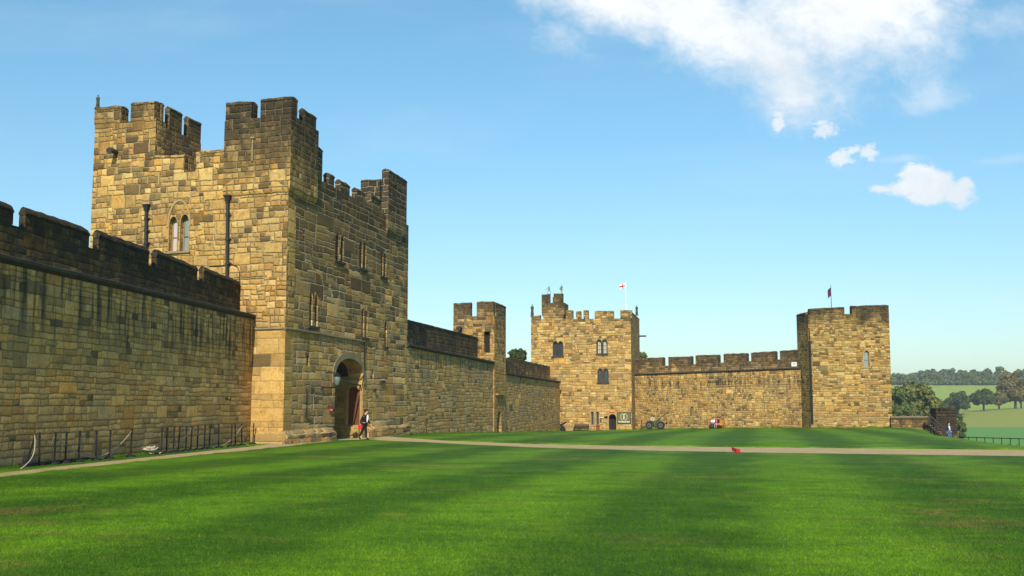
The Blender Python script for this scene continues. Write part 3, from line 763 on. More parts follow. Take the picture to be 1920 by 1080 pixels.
for x0, y0, x1, y1 in ((37, 386, 168, 428), (175, 432, 280, 463), (284.5, 466, 370.5, 498), (373.5, 499, 449, 526)):
    ua, za = lw.hit(x0, y0, OFF + PT_); ub, zb_ = lw.hit(x1, y1, OFF)
    merlon(lw, ua, ub, zcm, za, OFF, OFF + PT_, wallL, M['left_parapet'], z1b=zb_, cap=.2)
ua, za = lw.hit(26, 383, OFF)
ln_ = 3.6; gp = .9
while ua > UB + ln_:
    merlon(lw, ua - ln_, ua, zcm, za, OFF, OFF + PT_, wallL, M['left_parapet'], cap=.2); ua -= ln_ + gp

# ------------------------------------------------------------------ middle wall, turret, second stretch
Q0 = rf.P(uE - .15, 0, 0); Q1 = at(1049, 808.5, 133.0)
mw = Plane((Q0.x, Q0.y), (Q1.x, Q1.y), inw=LD)
uT0 = mw.u(924.5, 740); uT1 = mw.u(949.5, 740); OM = 1.5
wallM = empty('curtain_wall', (Q0.x, Q0.y, 0), label='rubble curtain wall between the gate tower and the small square turret', category='wall')
zm0 = mw.z(762, 643.5); zm1 = mw.z(923, 677)
wb = MB(); wb.panel(mw, [(0, -2.5), (uT0, -2.5), (uT0, zm1 - .2), (0, zm0 - .2)], [], 0, 3.2); wb.build('wall_body', M['mid_wall'], wallM)
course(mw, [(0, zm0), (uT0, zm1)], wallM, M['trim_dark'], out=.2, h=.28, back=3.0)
pa = mw.hit(762, 601, OM); pb = mw.hit(895, 634, OM)
wb = MB(); N_ = 22; ptsT = [(pa[0] + (pb[0] - pa[0]) * i / N_, pa[1] + (pb[1] - pa[1]) * i / N_ + random.uniform(-.04, .04)) for i in range(N_ + 1)]
wb.panel(mw, [(pa[0], zm0 - .05), (pb[0] + .0, zm1 - .05)] + ptsT[::-1], [], OM, OM + .7)
wb.build('parapet', M['mid_parapet'], wallM)
course(mw, [(p[0], p[1] + .10) for p in (pa, pb)], wallM, M['mid_parapet'], out=.05, h=.16, back=.75, name='coping', d=OM)

tm = empty('wall_turret', mw.P(uT0, 0), label='small square turret with battlements rising midway along the curtain wall', category='turret')
tl = Plane(mw.P(uT0, 0, -.12), mw.P(uT0, 0, 1)); tl.n = -mw.t.copy(); tl.inw = mw.t.copy()
wT = tl.u(845.5, 600)
zt_c = tl.z(885, 592)
tdoor = lancet(tl.u(918, 640), tl.u(906, 640), tl.z(912, 661), tl.z(912, 621.5), 'rect')
mb = MB(); mb.panel(tl, [(0, -2.5), (wT, -2.5), (wT, zt_c)] + rough_line((wT, zt_c), (0, zt_c), .6, .04)[1:] + [(0, zt_c)], [tdoor], 0, .8)
tr = Plane(tl.P(0, 0, 0), tl.P(0, 0, 1)); tr.inw = LD.copy()
uTe = tr.u(948.5, 600)
du0, du1 = tr.u(932, 790), tr.u(940.5, 790)
ddoor = lancet(du0, du1, -2.4, tr.z(936, 770), 'pointed')
mb.panel(tr, [(.8, -2.5), (uTe, -2.5), (uTe, zt_c)] + rough_line((uTe, zt_c), (.8, zt_c), .6, .04)[1:] + [(.8, zt_c)], [ddoor], 0, .9)
tb = Plane(tr.P(uTe, 0, 0), tr.P(uTe, 0, 1)); tb.n = mw.t.copy(); tb.inw = -mw.t.copy()
mb.panel(tb, [(.9, -2.5), (wT, -2.5), (wT, zt_c), (.9, zt_c)], [], 0, .8)
mb.panel(Plane(tl.P(wT, 0, 0), tl.P(wT, 0, 1), inw=-LD), [(.8, -2.5), (uTe - .8, -2.5), (uTe - .8, zt_c), (.8, zt_c)], [], 0, .8)
slab(mb, [tl.P(.7, 0, .7), tl.P(wT - .7, 0, .7), tl.P(wT - .7, 0, uTe - .7), tl.P(.7, 0, uTe - .7)], zt_c - 1.2, zt_c - .9)
mb.build('wall', M['mid_turret'], tm)
mb = MB(); mb.panel(tl, grow(tdoor, .05), [], .5, .6); mb.build('doorway', M['dark'], tm)  # near-black sheet painted as the shade within the opening
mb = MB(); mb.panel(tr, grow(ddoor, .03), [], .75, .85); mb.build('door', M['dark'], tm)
mb = MB(); mb.panel(tr, [(du0 - .5, tr.z(936, 741)), (du1 + .8, tr.z(944, 741)), (du1 + .8, tr.z(944, 738)), (du0 - .5, tr.z(936, 738))], [], -.25, .05); mb.build('ledge', M['trim'], tm)
mer(tl, 846, 880, 567, 566, zt_c, tm, M['mid_turret'], d0=0, d1=.6)
mer(tl, 892, 925, 564.5, 564.5, zt_c, tm, M['mid_turret'], d0=0, d1=.6)
zz = tl.z(925, 564.5)
merlon(tr, .62, uTe, zt_c, zz, 0, .6, tm, M['mid_turret'])
spout(tl, 860, 615, tm, ln=.8, r=.2)

wallN = empty('curtain_wall', mw.P(uT1, -1), label='receding curtain wall from the small turret to the far gate tower', category='wall')
uN = mw.L + .3
zn0 = mw.z(950, 698.5); zn1 = mw.z(1048, 714.5)
wb = MB(); wb.panel(mw, [(uTe + uT0 - .1, -3.5), (uN, -3.5), (uN, zn1 - .2), (uTe + uT0 - .1, zn0 - .2)], [], 0, 3.0); wb.build('wall_body', M['mid_wall'], wallN)
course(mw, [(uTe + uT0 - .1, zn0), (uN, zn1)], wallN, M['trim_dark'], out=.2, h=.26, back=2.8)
pa = mw.hit(950, 670, OM); pb = mw.hit(1032, 687, OM)
N_ = 20; ptsT = [(pa[0] + (pb[0] - pa[0]) * i / N_, pa[1] + (pb[1] - pa[1]) * i / N_ + random.uniform(-.04, .04)) for i in range(N_ + 1)]
wb = MB(); wb.panel(mw, [(pa[0], zn0 - .05), (pb[0], zn1 - .05)] + ptsT[::-1], [], OM, OM + .7); wb.build('parapet', M['mid_parapet'], wallN)

# ------------------------------------------------------------------ far tower B
B0 = at(996, 808, 135.5); B1 = at(1185, 806, 133.5)
bf = Plane((B0.x, B0.y), (B1.x, B1.y)); bdir = Vector((.2, .98, 0)).normalized(); bf.inw = bdir.copy()
bs = Plane((B1.x, B1.y), (B1.x + bdir.x, B1.y + bdir.y)); bs.inw = -bf.t.copy()
towerB = empty('museum_tower', (B0.x, B0.y, -1.5), label='battlemented square tower with small arched doorway and rooftop statues in the far centre', category='tower')
uB = bf.L; uBs = bs.u(1200, 700)
zb_c = bf.z(1050, 598)
def bl(x0, x1, yb, yt, kind='pointed'):
    return lancet(bf.u(x0, (yb + yt) / 2), bf.u(x1, (yb + yt) / 2), bf.z((x0 + x1) / 2, yb), bf.z((x0 + x1) / 2, yt), kind)
bwin = [(bl(1038, 1045, 667, 641), 'glass'), (bl(1047.5, 1054.5, 667, 641), 'glass'),
        (bl(1120, 1127, 663, 637.5), 'paleglass'), (bl(1130.5, 1137.5, 663, 637.5), 'paleglass'),
        (bl(1122, 1129, 717, 692), 'glass'), (bl(1132.5, 1139.5, 717, 692), 'glass'),
        (bl(1107.8, 1113.2, 797, 771.5, 'round'), 'glass'), (bl(1117.5, 1123, 797, 771.5, 'round'), 'glass')]
bdoor = bl(1141.5, 1155.5, 806, 776.5, 'round')
mb = MB()
mb.panel(bf, [(0, -3.5), (uB, -3.5), (uB, zb_c)] + rough_line((uB, zb_c), (0, zb_c), .6, .05)[1:] + [(0, zb_c)], [w[0] for w in bwin] + [bdoor], 0, 1.0)
mb.build('front_wall', M['far_tower'], towerB)
mb = MB()
mb.panel(bs, [(1.0, -3.5), (uBs, -3.5), (uBs, zb_c), (1.0, zb_c)], [], 0, 1.0)
mb.panel(Plane(bf.P(0, 0, 1.0), bf.P(0, 0, 2.0), inw=bf.t), [(0, -3.5), (uBs - 1, -3.5), (uBs - 1, zb_c), (0, zb_c)], [], 0, 1.0)
mb.panel(Plane(bf.P(1.0, 0, uBs), bf.P(uB - 1, 0, uBs), inw=-bdir), [(0, -3.5), (uB - 2, -3.5), (uB - 2, zb_c), (0, zb_c)], [], 0, 1.0)
slab(mb, [bf.P(.9, 0, .9), bf.P(uB - .9, 0, .9), bf.P(uB - .9, 0, uBs - .9), bf.P(.9, 0, uBs - .9)], zb_c - 1.4, zb_c - 1.1)
# unseen upright slab added inside to keep the windows dark
slab(mb, [bf.P(.9, 0, 4), bf.P(uB - .9, 0, 4), bf.P(uB - .9, 0, 4.5), bf.P(.9, 0, 4.5)], -3, zb_c - 1.5)
mb.build('side_wall', M['far_side'], towerB)
mer(bf, 996, 1013, 592, 590.5, zb_c, towerB, M['far_tower'])
for x0, x1, y in ((1061, 1074, 581), (1080, 1089, 583), (1094, 1103, 581), (1115, 1150.5, 582.5), (1163, 1184.5, 581)):
    mer(bf, x0, x1, y, y, zb_c, towerB, M['far_tower'])
zz = bf.z(1184, 581)
merlon(bs, .72, uBs, zb_c, zz, 0, .7, towerB, M['far_side'])
# raised stair turret on the left of the roof
tu0, tu1 = bf.u(1018, 590), bf.u(1059, 590); zt_b = bf.z(1040, 600); zt_m = bf.z(1040, 568)
mb = MB()
tp = lambda a, b, z: bf.P(a, z, b)
def ring(a0, a1, b0, b1, z): return [tp(a0, b0, z), tp(a1, b0, z), tp(a1, b1, z), tp(a0, b1, z)]
mb.hexa(ring(tu0 + .25, tu1 - .25, .01, 2.9, zt_b - 1.0), ring(tu0 + .2, tu1 - .2, -.12, 3.0, zt_b + .1))
mb.hexa(ring(tu0 + .2, tu1 - .2, -.12, 3.0, zt_b + .101), ring(tu0 - .12, tu1, -.25, 3.1, zt_b + .65))
mb.hexa(ring(tu0 - .12, tu1, -.25, 3.1, zt_b + .651), ring(tu0 - .12, tu1, -.25, 3.1, zt_m))
stt = mb.build('stair_turret', M['far_tower'], towerB)
mer(bf, 1015.5, 1030.5, 551.5, 550.5, zt_m, towerB, M['far_tower'], d0=-.25, d1=.5)
mer(bf, 1038, 1055, 550, 550, zt_m, towerB, M['far_tower'], d0=-.25, d1=.5)
merlon(bf, bf.u(1031, 560), bf.u(1034.5, 560), zt_m, bf.z(1032, 556, 2.2), 2.2, 2.8, towerB, M['far_tower'])
for lp, gm in bwin: window(bf, lp, towerB, M['trim_dark'] if lp[0][1] > 2 else M['trim'], M[gm], M['trim_dark'], d=.3, bars=2, vbars=1, fr=.12)
for a, b in ((0, 1), (2, 3), (4, 5)):
    u0 = min(q[0] for q in bwin[a][0]) - .2; u1 = max(q[0] for q in bwin[b][0]) + .2; zz = bwin[a][0][0][1]
    mb = MB(); mb.panel(bf, [(u0, zz - .2), (u1, zz - .2), (u1, zz - .03), (u0, zz - .03)], [], -.12, .05); mb.build('sill', M['trim_dark'], towerB)
mb = MB(); mb.panel(bf, grow(bdoor, .18), [grow(bdoor, .003)], -.06, .1); mb.build('door_surround', M['trim'], towerB)
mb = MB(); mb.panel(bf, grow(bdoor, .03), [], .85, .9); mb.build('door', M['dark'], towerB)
u0, u1 = bdoor[0][0], bdoor[1][0]
mb = MB(); mb.panel(bf, [(u0 - .4, -2.2), (u1 + .4, -2.2), (u1 + .4, bdoor[0][1] - .01), (u0 - .4, bdoor[0][1] - .01)], [], -.5, .2); mb.build('door_step', M['trim'], towerB)
course(bf, [(0.0, bf.z(1060, 768)), (bf.u(1104, 768), bf.z(1104, 769))], towerB, M['trim'], out=.06, h=.12)
plinth(bf, bf.u(1104, 803), bf.u(1140, 803), bf.z(1120, 799), .1, M['far_tower'], towerB, z0=-2.2, ch=.05)
u, z = bs.hit(1199, 631); mb = MB(); q = bs.P(uBs - 1.0, z, 0); mb.tube([q, q + bs.n * 1.0], .11, 8); mb.build('water_spout', M['trim_dark'], towerB)

# ------------------------------------------------------------------ right wall C
C0 = at(1197, 806, 138.0); C1 = at(1505.5, 802, 123.6)
cf = Plane((C0.x, C0.y), (C1.x, C1.y)); OC = .55
wallC = empty('curtain_wall', (C0.x, C0.y, -1.5), label='yellow rubble curtain wall with wide battlements between the two far towers', category='wall')
zc0 = cf.z(1200, 701); zc1 = cf.z(1505, 688.5); uC = cf.L
wb = MB(); wb.panel(cf, [(-2.5, -3.5), (uC, -3.5), (uC, zc1 - .2), (-2.5, zc0 - .2)], [], 0, 2.6); wb.build('wall_body', M['right_wall'], wallC)
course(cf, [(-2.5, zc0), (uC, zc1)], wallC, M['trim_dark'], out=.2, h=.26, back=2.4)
course(cf, [(cf.u(1330, 725), cf.z(1330, 724)), (uC, cf.z(1505, 718))], wallC, M['trim'], out=.05, h=.10, name='offset_course')
ca = cf.hit(1245, 686, OC); cb = cf.hit(1460, 674, OC); k = (cb[1] - ca[1]) / (cb[0] - ca[0])
zC = lambda u: ca[1] + k * (u - ca[0])
wb = MB(); wb.panel(cf, [(-2.5, zc0 - .01), (uC + .3, zc1 - .01), (uC + .3, zC(uC)), (-2.5, zC(-2.5))], [], OC, OC + .7); wb.build('parapet', M['right_parapet'], wallC)
for x0, y0, x1, y1 in ((1190, 672, 1242, 669.5), (1253, 669, 1295, 667.5), (1304, 666, 1346, 664.5), (1356.5, 663, 1399, 661.5), (1408, 660.5, 1453, 658), (1462, 657, 1503, 655)):
    ua, za = cf.hit(x0, y0, OC); ub, zb_ = cf.hit(x1, y1, OC)
    merlon(cf, ua, ub, min(zC(ua), zC(ub)) - .05, za, OC, OC + .7, wallC, M['right_parapet'], z1b=zb_, cap=.15)

# ------------------------------------------------------------------ right tower D
D0 = at(1521, 802, 120.5); D1 = at(1670, 801, 118.5)
df = Plane((D0.x, D0.y), (D1.x, D1.y)); ddir = Vector((-.05, 1, 0)).normalized(); df.inw = ddir.copy()
dsd = Plane((D0.x, D0.y), (D0.x + ddir.x, D0.y + ddir.y), side=-1); dsd.inw = df.t.copy()
towerD = empty('corner_tower', (D0.x, D0.y, -1), label='plain golden square corner tower at the right end of the battlemented wall', category='tower')
uD = df.L; wDs = 4.1
zd_c = df.z(1590, 588); uDt = df.u(1666.5, 580)
dwin = lancet(df.u(1620, 675), df.u(1630, 675), df.z(1625, 688), df.z(1625, 657))
mb = MB(); mb.panel(df, [(0, -4.5), (uD + .18, -4.5), (uDt, zd_c)] + rough_line((uDt, zd_c), (0, zd_c), .6, .05)[1:] + [(0, zd_c)], [dwin], 0, 1.0)
mb.build('front_wall', M['right_tower'], towerD)
mb = MB(); mb.panel(dsd, [(1.0, -4.5), (wDs, -4.5), (wDs, zd_c - .1), (1.0, zd_c - .1)], [], 0, 1.0)
mb.panel(Plane(df.P(uD, 0, 1.0), df.P(uD, 0, 2.0), inw=-df.t), [(0, -4.5), (wDs - 1, -4.5), (wDs - 1, zd_c), (0, zd_c)], [], 0, 1.0)
mb.panel(Plane(df.P(1, 0, wDs), df.P(2, 0, wDs), inw=-ddir), [(0, -4.5), (uD - 2, -4.5), (uD - 2, zd_c), (0, zd_c)], [], 0, 1.0)
slab(mb, [df.P(.9, 0, .9), df.P(uD - .9, 0, .9), df.P(uD - .9, 0, wDs - .9), df.P(.9, 0, wDs - .9)], zd_c - 1.3, zd_c - 1.0)
mb.build('side_wall', M['right_tower'], towerD)
mer(df, 1518, 1583, 578, 575, zd_c, towerD, M['right_tower']); mer(df, 1597, 1666, 573, 571, zd_c, towerD, M['right_tower'])
merlon(dsd, .72, wDs, zd_c - .1, df.z(1518, 583), 0, .7, towerD, M['right_tower'])
window(df, dwin, towerD, M['trim'], M['greyglass'], M['iron'], d=.3, bars=1, vbars=0, fr=.12)
downpipe(df, 1518.5, 642, 760, towerD, x1=1522.5, r=.12, d=-.16)
mb = MB(); mb.tube([df.P(*df.hit(1517, 615, -.05), -.05), df.P(*df.hit(1518.5, 640, -.05), -.05)], .06, 6); mb.build('cable', M['iron'], towerD)

# white notice on wall C
nu, nz_ = cf.hit(1489, 683, OC - .03)
nt_ = empty('notice_plate', cf.P(nu, nz_ - .2, OC - .03), label='small white notice with grey lines at the right end of the parapet', category='notice')
mb = MB(); mb.panel(cf, [(nu - .32, nz_ - .24), (nu + .32, nz_ - .24), (nu + .32, nz_ + .24), (nu - .32, nz_ + .24)], [], OC - .05, OC - .01); mb.build('plate', M['white'], nt_)
mb = MB()
for q in (-.08, .02, .10): mb.panel(cf, [(nu - .18, nz_ + q), (nu + .2, nz_ + q), (nu + .2, nz_ + q + .035), (nu - .18, nz_ + q + .035)], [], OC - .055, OC - .045)
mb.build('printed_lines', M['hub'], nt_)

# low wall, ruined block, stairs
E0 = at(1670, 803, 118.0); E1 = at(1748, 806, 117.0)
ef = Plane((E0.x, E0.y), (E1.x, E1.y))
lowW = empty('low_wall', (E0.x, E0.y, -1), label='low dark stone wall running from the corner tower to the wooden stairs', category='wall')
z0 = ef.z(1670, 784); z1 = ef.z(1748, 784); zm_ = ef.z(1700, 802)
mb = MB(); mb.panel(ef, [(.05, zm_), (ef.L, zm_), (ef.L, z1), (.05, z0)], [], 0, .6); mb.build('upper_courses', M['low_wall'], lowW)
mb = MB(); mb.panel(ef, [(.05, -6), (ef.L + .3, -6), (ef.L + .3, zm_ - .004), (.05, zm_ - .004)], [], -.25, .9); mb.build('lower_courses', M['brown_wall'], lowW)
course(ef, [(.05, ef.z(1670, 781)), (ef.L + .2, ef.z(1748, 780.5))], lowW, M['trim_grey'], out=.1, h=.2, back=.7, name='coping')
ru0 = at(1757, 826, 111.6); ru1 = at(1796, 826, 111.2)
rp = Plane((ru0.x, ru0.y), (ru1.x, ru1.y))
zt = rp.z(1775, 767)
tops = [(rp.L, zt - .05), (rp.L * .95, zt + .1), (rp.L * .8, zt + .14), (rp.L * .62, zt + .08), (rp.L * .58, zt - .02), (rp.L * .48, zt + .02), (rp.L * .42, zt - .22), (rp.L * .36, zt - .2), (rp.L * .33, zt + .12), (rp.L * .25, zt + .08), (rp.L * .2, zt - .2), (rp.L * .13, zt - .18), (rp.L * .1, zt + .12), (0, zt + .05)]
mb = MB(); mb.panel(rp, [(0, -6), (rp.L, -6), (rp.L + .03, -1)] + tops, [], 0, 3.2)
tag(mb.build('ruined_pier', M['ruin'], None), 'blackened ruined stone pier with a jagged top behind the wooden stairs', 'pier')

# wooden stairs going down to the right in front of the pier
sa = at(1744, 796, 108.5); sb = at(1784, 832, 106.0)
stairs = empty('wooden_stairs', (sb.x, sb.y, sb.z), label='open wooden stairs with handrails descending beside the ruined pier', category='stairs')
dirs = (sb - sa); off = Vector((.35, 1.3, 0))
for s in (0, 1):
    mb = MB(); o_ = off * s
    for a, b, h in ((0, 1, .0),):
        p, q = sa + o_, sb + o_
        mb.hexa([p + Vector((0, 0, -.30)), q + Vector((0, 0, -.30)), q + Vector((0, .06, -.30)), p + Vector((0, .06, -.30))], [p + Vector((0, 0, .05)), q + Vector((0, 0, .05)), q + Vector((0, .06, .05)), p + Vector((0, .06, .05))])
    mb.build('stringer', M['darkwood'], stairs)
    mb = MB(); mb.tube([sa + o_ + Vector((0, 0, .95)), sb + o_ + Vector((0, 0, .95))], .05, 6); mb.tube([sa + o_ + Vector((0, 0, .5)), sb + o_ + Vector((0, 0, .5))], .035, 6)
    for k in range(4):
        p = sa + dirs * (k / 3) + o_; mb.tube([p + Vector((0, 0, -.2)), p + Vector((0, 0, 1.0))], .05, 6)
    mb.build('handrail', M['darkwood'], stairs)
for k in range(9):
    p = sa + dirs * ((k + .5) / 9) + off / 2
    mb = MB(); mb.box(p, (.30, 1.25, .05), rz=math.atan2(off.y, off.x) - math.pi / 2); mb.build('tread', M['trim_grey'], stairs)
mb = MB()
for k in range(6):
    p = sa + dirs * ((k + .5) / 6) ; mb.tube([p + off * .1, Vector((p.x, p.y, sb.z - .6)) + off * .1], .06, 6); mb.tube([p + off * .9, Vector((p.x, p.y, sb.z - .6)) + off * .9], .06, 6)
mb.build('support_posts', M['darkwood'], stairs)
# ------------------------------------------------------------------ ground
GY = list(np.arange(-30, 20, 2.0)) + list(np.arange(20, 75, 1.0)) + list(np.arange(75, 172, 1.5))
def xl(y): return -45.0
verts = []; faces = []; cols = 61
for y in GY:
    xr = xedge(y)
    xs = list(np.linspace(xl(y), xr, 46)) + [xr + d for d in (.6, 1.2, 1.8, 2.4, 3.0, 3.6, 4.2, 5, 6, 7, 8.5, 10, 12, 14, 16)]
    for x in xs: verts.append((x, y, max(ground(x, y), -9.5)))
for j in range(len(GY) - 1):
    for i in range(cols - 1):
        a = j * cols + i; faces.append((a, a + 1, a + cols + 1, a + cols))

# mowing stripes run parallel to the gate tower's side face
SDIR = rf.t; SN = Vector((rf.t.y, -rf.t.x, 0))
def grass_mat(name, blade=False):
    m, N, b = newmat(name)
    P = N.n('ShaderNodeNewGeometry').outputs['Position']; s = N.sep(P)
    a = N.add(N.mul(s[0], SN.x), N.mul(s[1], SN.y)); l = N.add(N.mul(s[0], SDIR.x), N.mul(s[1], SDIR.y))
    wob = N.noise(P, .35, 3, .6).outputs[0]
    aa = N.add(a, N.mul(N.sub(wob, .5), 2.2))
    per = 5.3
    sw = N.m('SINE', N.mul(N.add(aa, STR0), 2 * math.pi / per))
    st = N.lr(N.ss(sw, -.8, .8), 0.0, 1.0, .10, .95)
    st = N.mul(st, N.ss(N.noise(N.xyz(N.mul(a, .5), N.mul(l, .08), 0.0), 1.0, 3, .6).outputs[0], .15, .55, .45, 1.0))
    n1 = N.noise(P, 1.1, 5, .65).outputs[0]; n2 = N.noise(P, 9.0, 4, .7).outputs[0]; n3 = N.noise(P, 60.0, 3, .7).outputs[0]; n4 = N.noise(P, .13, 3, .55).outputs[0]
    streak = N.noise(N.xyz(N.mul(a, .35), N.mul(l, .9), 0.0), 1.0, 5, .65).outputs[0]
    col = N.mix(st, (.046, .122, .0025), (.120, .250, .005))  # sheen of leaning mown grass put into the colour as stripes
    col = N.mix(N.ss(streak, .48, .75, 0.0, .5), col, (.026, .080, .0015))
    col = N.mix(N.ss(n4, .50, .66, 0.0, .55), col, (.030, .095, .003))
    col = N.mix(N.ss(n1, .50, .78, 0.0, .5), col, (.14, .22, .010))
    col = N.mix(N.ss(N.noise(P, .20, 6, .72).outputs[0], .54, .66, 0.0, .62), col, (.19, .15, .035))
    n5 = N.noise(P, 2.3, 5, .7).outputs[0]; n6 = N.noise(P, .55, 4, .65).outputs[0]
    col = N.mix(1.0, col, N.ramp(n5, [(.28, (.74, .78, .72)), (.5, (1, 1, 1)), (.72, (1.20, 1.14, 1.15))]), 'MULTIPLY')
    col = N.mix(1.0, col, N.ramp(n6, [(.3, (.74, .78, .75)), (.5, (1, 1, 1)), (.7, (1.18, 1.12, 1.0))]), 'MULTIPLY')
    col = N.mix(1.0, col, N.ramp(n2, [(.2, (.62, .66, .6)), (.5, (1, 1, 1)), (.8, (1.35, 1.28, 1.3))]), 'MULTIPLY')
    if blade:
        r = N.n('ShaderNodeNewGeometry').outputs['Random Per Island']
        col = N.mix(1.0, col, N.ramp(r, [(0, (.68, .72, .68)), (.6, (.88, .89, .88)), (.92, (1.02, 1.01, 1.0)), (1, (1.22, 1.16, 1.25))]), 'MULTIPLY')
    else:
        col = N.mix(1.0, col, N.ramp(n3, [(.25, (.45, .5, .45)), (.5, (.95, .95, .95)), (.75, (1.5, 1.4, 1.4))]), 'MULTIPLY')
    N.put(b.inputs['Base Color'], col); b.inputs['Roughness'].default_value = .75; b.inputs['Specular IOR Level'].default_value = .15
    if not blade:
        bp = N.n('ShaderNodeBump'); bp.inputs['Distance'].default_value = .05; bp.inputs['Strength'].default_value = 1.0
        N.put(bp.inputs['Height'], N.add(N.mul(n3, .6), N.mul(n2, .8))); N.put(b.inputs['Normal'], bp.outputs[0])
    return m
# phase: light stripe centred on the pixel (1490, 870)
pc = gh(1490, 868); STR0 = -(pc.x * SN.x + pc.y * SN.y) + 5.3 / 4
M['grass'] = grass_mat('mown_lawn'); M['blade'] = grass_mat('lawn_blades', True)
mb = MB(); mb.v = verts; mb.f = faces; mb.m = [0] * len(faces)
mb.build('lawn', M['grass'], smooth=True, uv=False, fix=False, kind='structure')

def ribbon(name, A, Bn, mat, lift=.006, **k):
    n = len(A); vs = []; fs = []
    C_ = 5
    for p, q in zip(A, Bn):
        for i in range(C_):
            t = i / (C_ - 1); x, y = p.x + (q.x - p.x) * t, p.y + (q.y - p.y) * t
            vs.append((x, y, ground(x, y) + lift))
    for j in range(n - 1):
        for i in range(C_ - 1):
            a = j * C_ + i; fs.append((a, a + 1, a + C_ + 1, a + C_))
    mb = MB(); mb.v = vs; mb.f = fs; mb.m = [0] * len(fs)
    return mb.build(name, mat, fix=True, uv=False, **k)
def dens(pts, n=14):
    o = []
    for a, b in zip(pts[:-1], pts[1:]):
        for i in range(n):
            t = i / n; o.append((a[0] + (b[0] - a[0]) * t, a[1] + (b[1] - a[1]) * t))
    return o + [pts[-1]]
m, N, b = newmat('gravel_path')
P = N.n('ShaderNodeNewGeometry').outputs['Position']
n1 = N.noise(P, .8, 5, .65).outputs[0]; n2 = N.noise(P, 28.0, 4, .8).outputs[0]; n3 = N.noise(P, 5.0, 4, .7).outputs[0]
c = N.mix(N.ss(n1, .3, .7), (.50, .36, .19), (.40, .28, .14))
c = N.mix(1.0, c, N.ramp(n2, [(.25, (.6, .6, .6)), (.5, (1, 1, 1)), (.75, (1.4, 1.4, 1.4))]), 'MULTIPLY')
c = N.mix(N.ss(n3, .6, .8, 0, .5), c, (.20, .17, .09))
N.put(b.inputs['Base Color'], c); b.inputs['Roughness'].default_value = .95
bp = N.n('ShaderNodeBump'); bp.inputs['Distance'].default_value = .03; N.put(bp.inputs['Height'], N.add(n2, n3)); N.put(b.inputs['Normal'], bp.outputs[0])
M['gravel'] = m
# path along the left wall, widening in front of the arch
topP = [(-260, 924), (-100, 902), (0, 887.5), (120, 874), (240, 861.5), (340, 851), (470, 837.5), (500, 833.5), (531, 831.5), (580, 826), (628, 820)]
botP = [(-260, 938), (-100, 912), (0, 895), (120, 881), (240, 868), (340, 857), (440, 847.5), (500, 841), (545, 836.5), (590, 831), (640, 825.5)]
A = [gh(*p) for p in dens(topP)]; Bb = [gh(*p) for p in dens(botP)]
tA = [(628, 819), (680, 816.5), (712, 817), (745, 820), (830, 826), (930, 830.5), (1030, 833.6), (1200, 836.6), (1400, 839), (1650, 841.5), (1920, 844), (2150, 846)]
tB = [(640, 825.5), (690, 824), (725, 826.5), (790, 829), (860, 832.5), (950, 836.8), (1030, 840), (1200, 844.5), (1400, 848.5), (1650, 852), (1920, 855.5), (2150, 858)]
A += [gh(*p) for p in dens(tA)][1:]; Bb += [gh(*p) for p in dens(tB)][1:]
tag(ribbon('gravel_path', A, Bb, M['gravel']), kind='structure')
# cut turf edge beyond the path: a low real step in the ground
def lip(pxs, mat, back=.5, h=.07):
    pts = [gh(*p) for p in dens(pxs, 20)]; vs = []; fs = []
    for i, p in enumerate(pts):
        q = pts[min(i + 1, len(pts) - 1)] - pts[max(i - 1, 0)]; q.z = 0; q.normalize(); nr = Vector((-q.y, q.x, 0))
        w = random.uniform(-.03, .03)
        a = p + nr * w; bq = a + nr * .03; c_ = p + nr * back * .5; d_ = p + nr * back
        vs += [(a.x, a.y, ground(a.x, a.y) - .02), (bq.x, bq.y, ground(bq.x, bq.y) + h + random.uniform(-.012, .012)), (c_.x, c_.y, ground(c_.x, c_.y) + h * .8), (d_.x, d_.y, ground(d_.x, d_.y) - .01)]
    for i in range(len(pts) - 1):
        for k in range(3): a = i * 4 + k; fs.append((a, a + 4, a + 5, a + 1))
    mb = MB(); mb.v = vs; mb.f = fs; mb.m = [0] * len(fs); return mb
l1 = lip(tA[4:], M['grass'], 1.2)
l1.build('lawn_edge', M['grass'], uv=False, kind='structure')
# grass blades near the camera
rng = np.random.default_rng(3)
def blades(n, y0, y1, hgt, wid):
    y = y0 * (y1 / y0) ** rng.random(n); x = (rng.random(n) * 1.04 - .52) * y * 1.03 
    keep = np.ones(n, bool); x = x[keep]; y = y[keep]; n = len(x)
    z = np.interp(y, _fy, _fz)
    a = rng.random(n) * math.pi; sc_ = (y / y0) ** .55
    h = hgt * (.5 + rng.random(n) * .9) * sc_ ** .4 * np.clip((y1 - y) / (y1 * .45), .15, 1); w = wid * (.6 + rng.random(n) * .8) * sc_ 
    lx = rng.normal(0, .45, n) * h; ly = rng.normal(0, .45, n) * h
    v = np.zeros((n, 3, 3))
    v[:, 0] = np.stack([x - np.cos(a) * w / 2, y - np.sin(a) * w / 2, z - .004], 1)
    v[:, 1] = np.stack([x + np.cos(a) * w / 2, y + np.sin(a) * w / 2, z - .004], 1)
    v[:, 2] = np.stack([x + lx, y + ly, z + h], 1)
    return v.reshape(-1, 3)
V0 = blades(520000, 8.6, 44, .018, .0075)
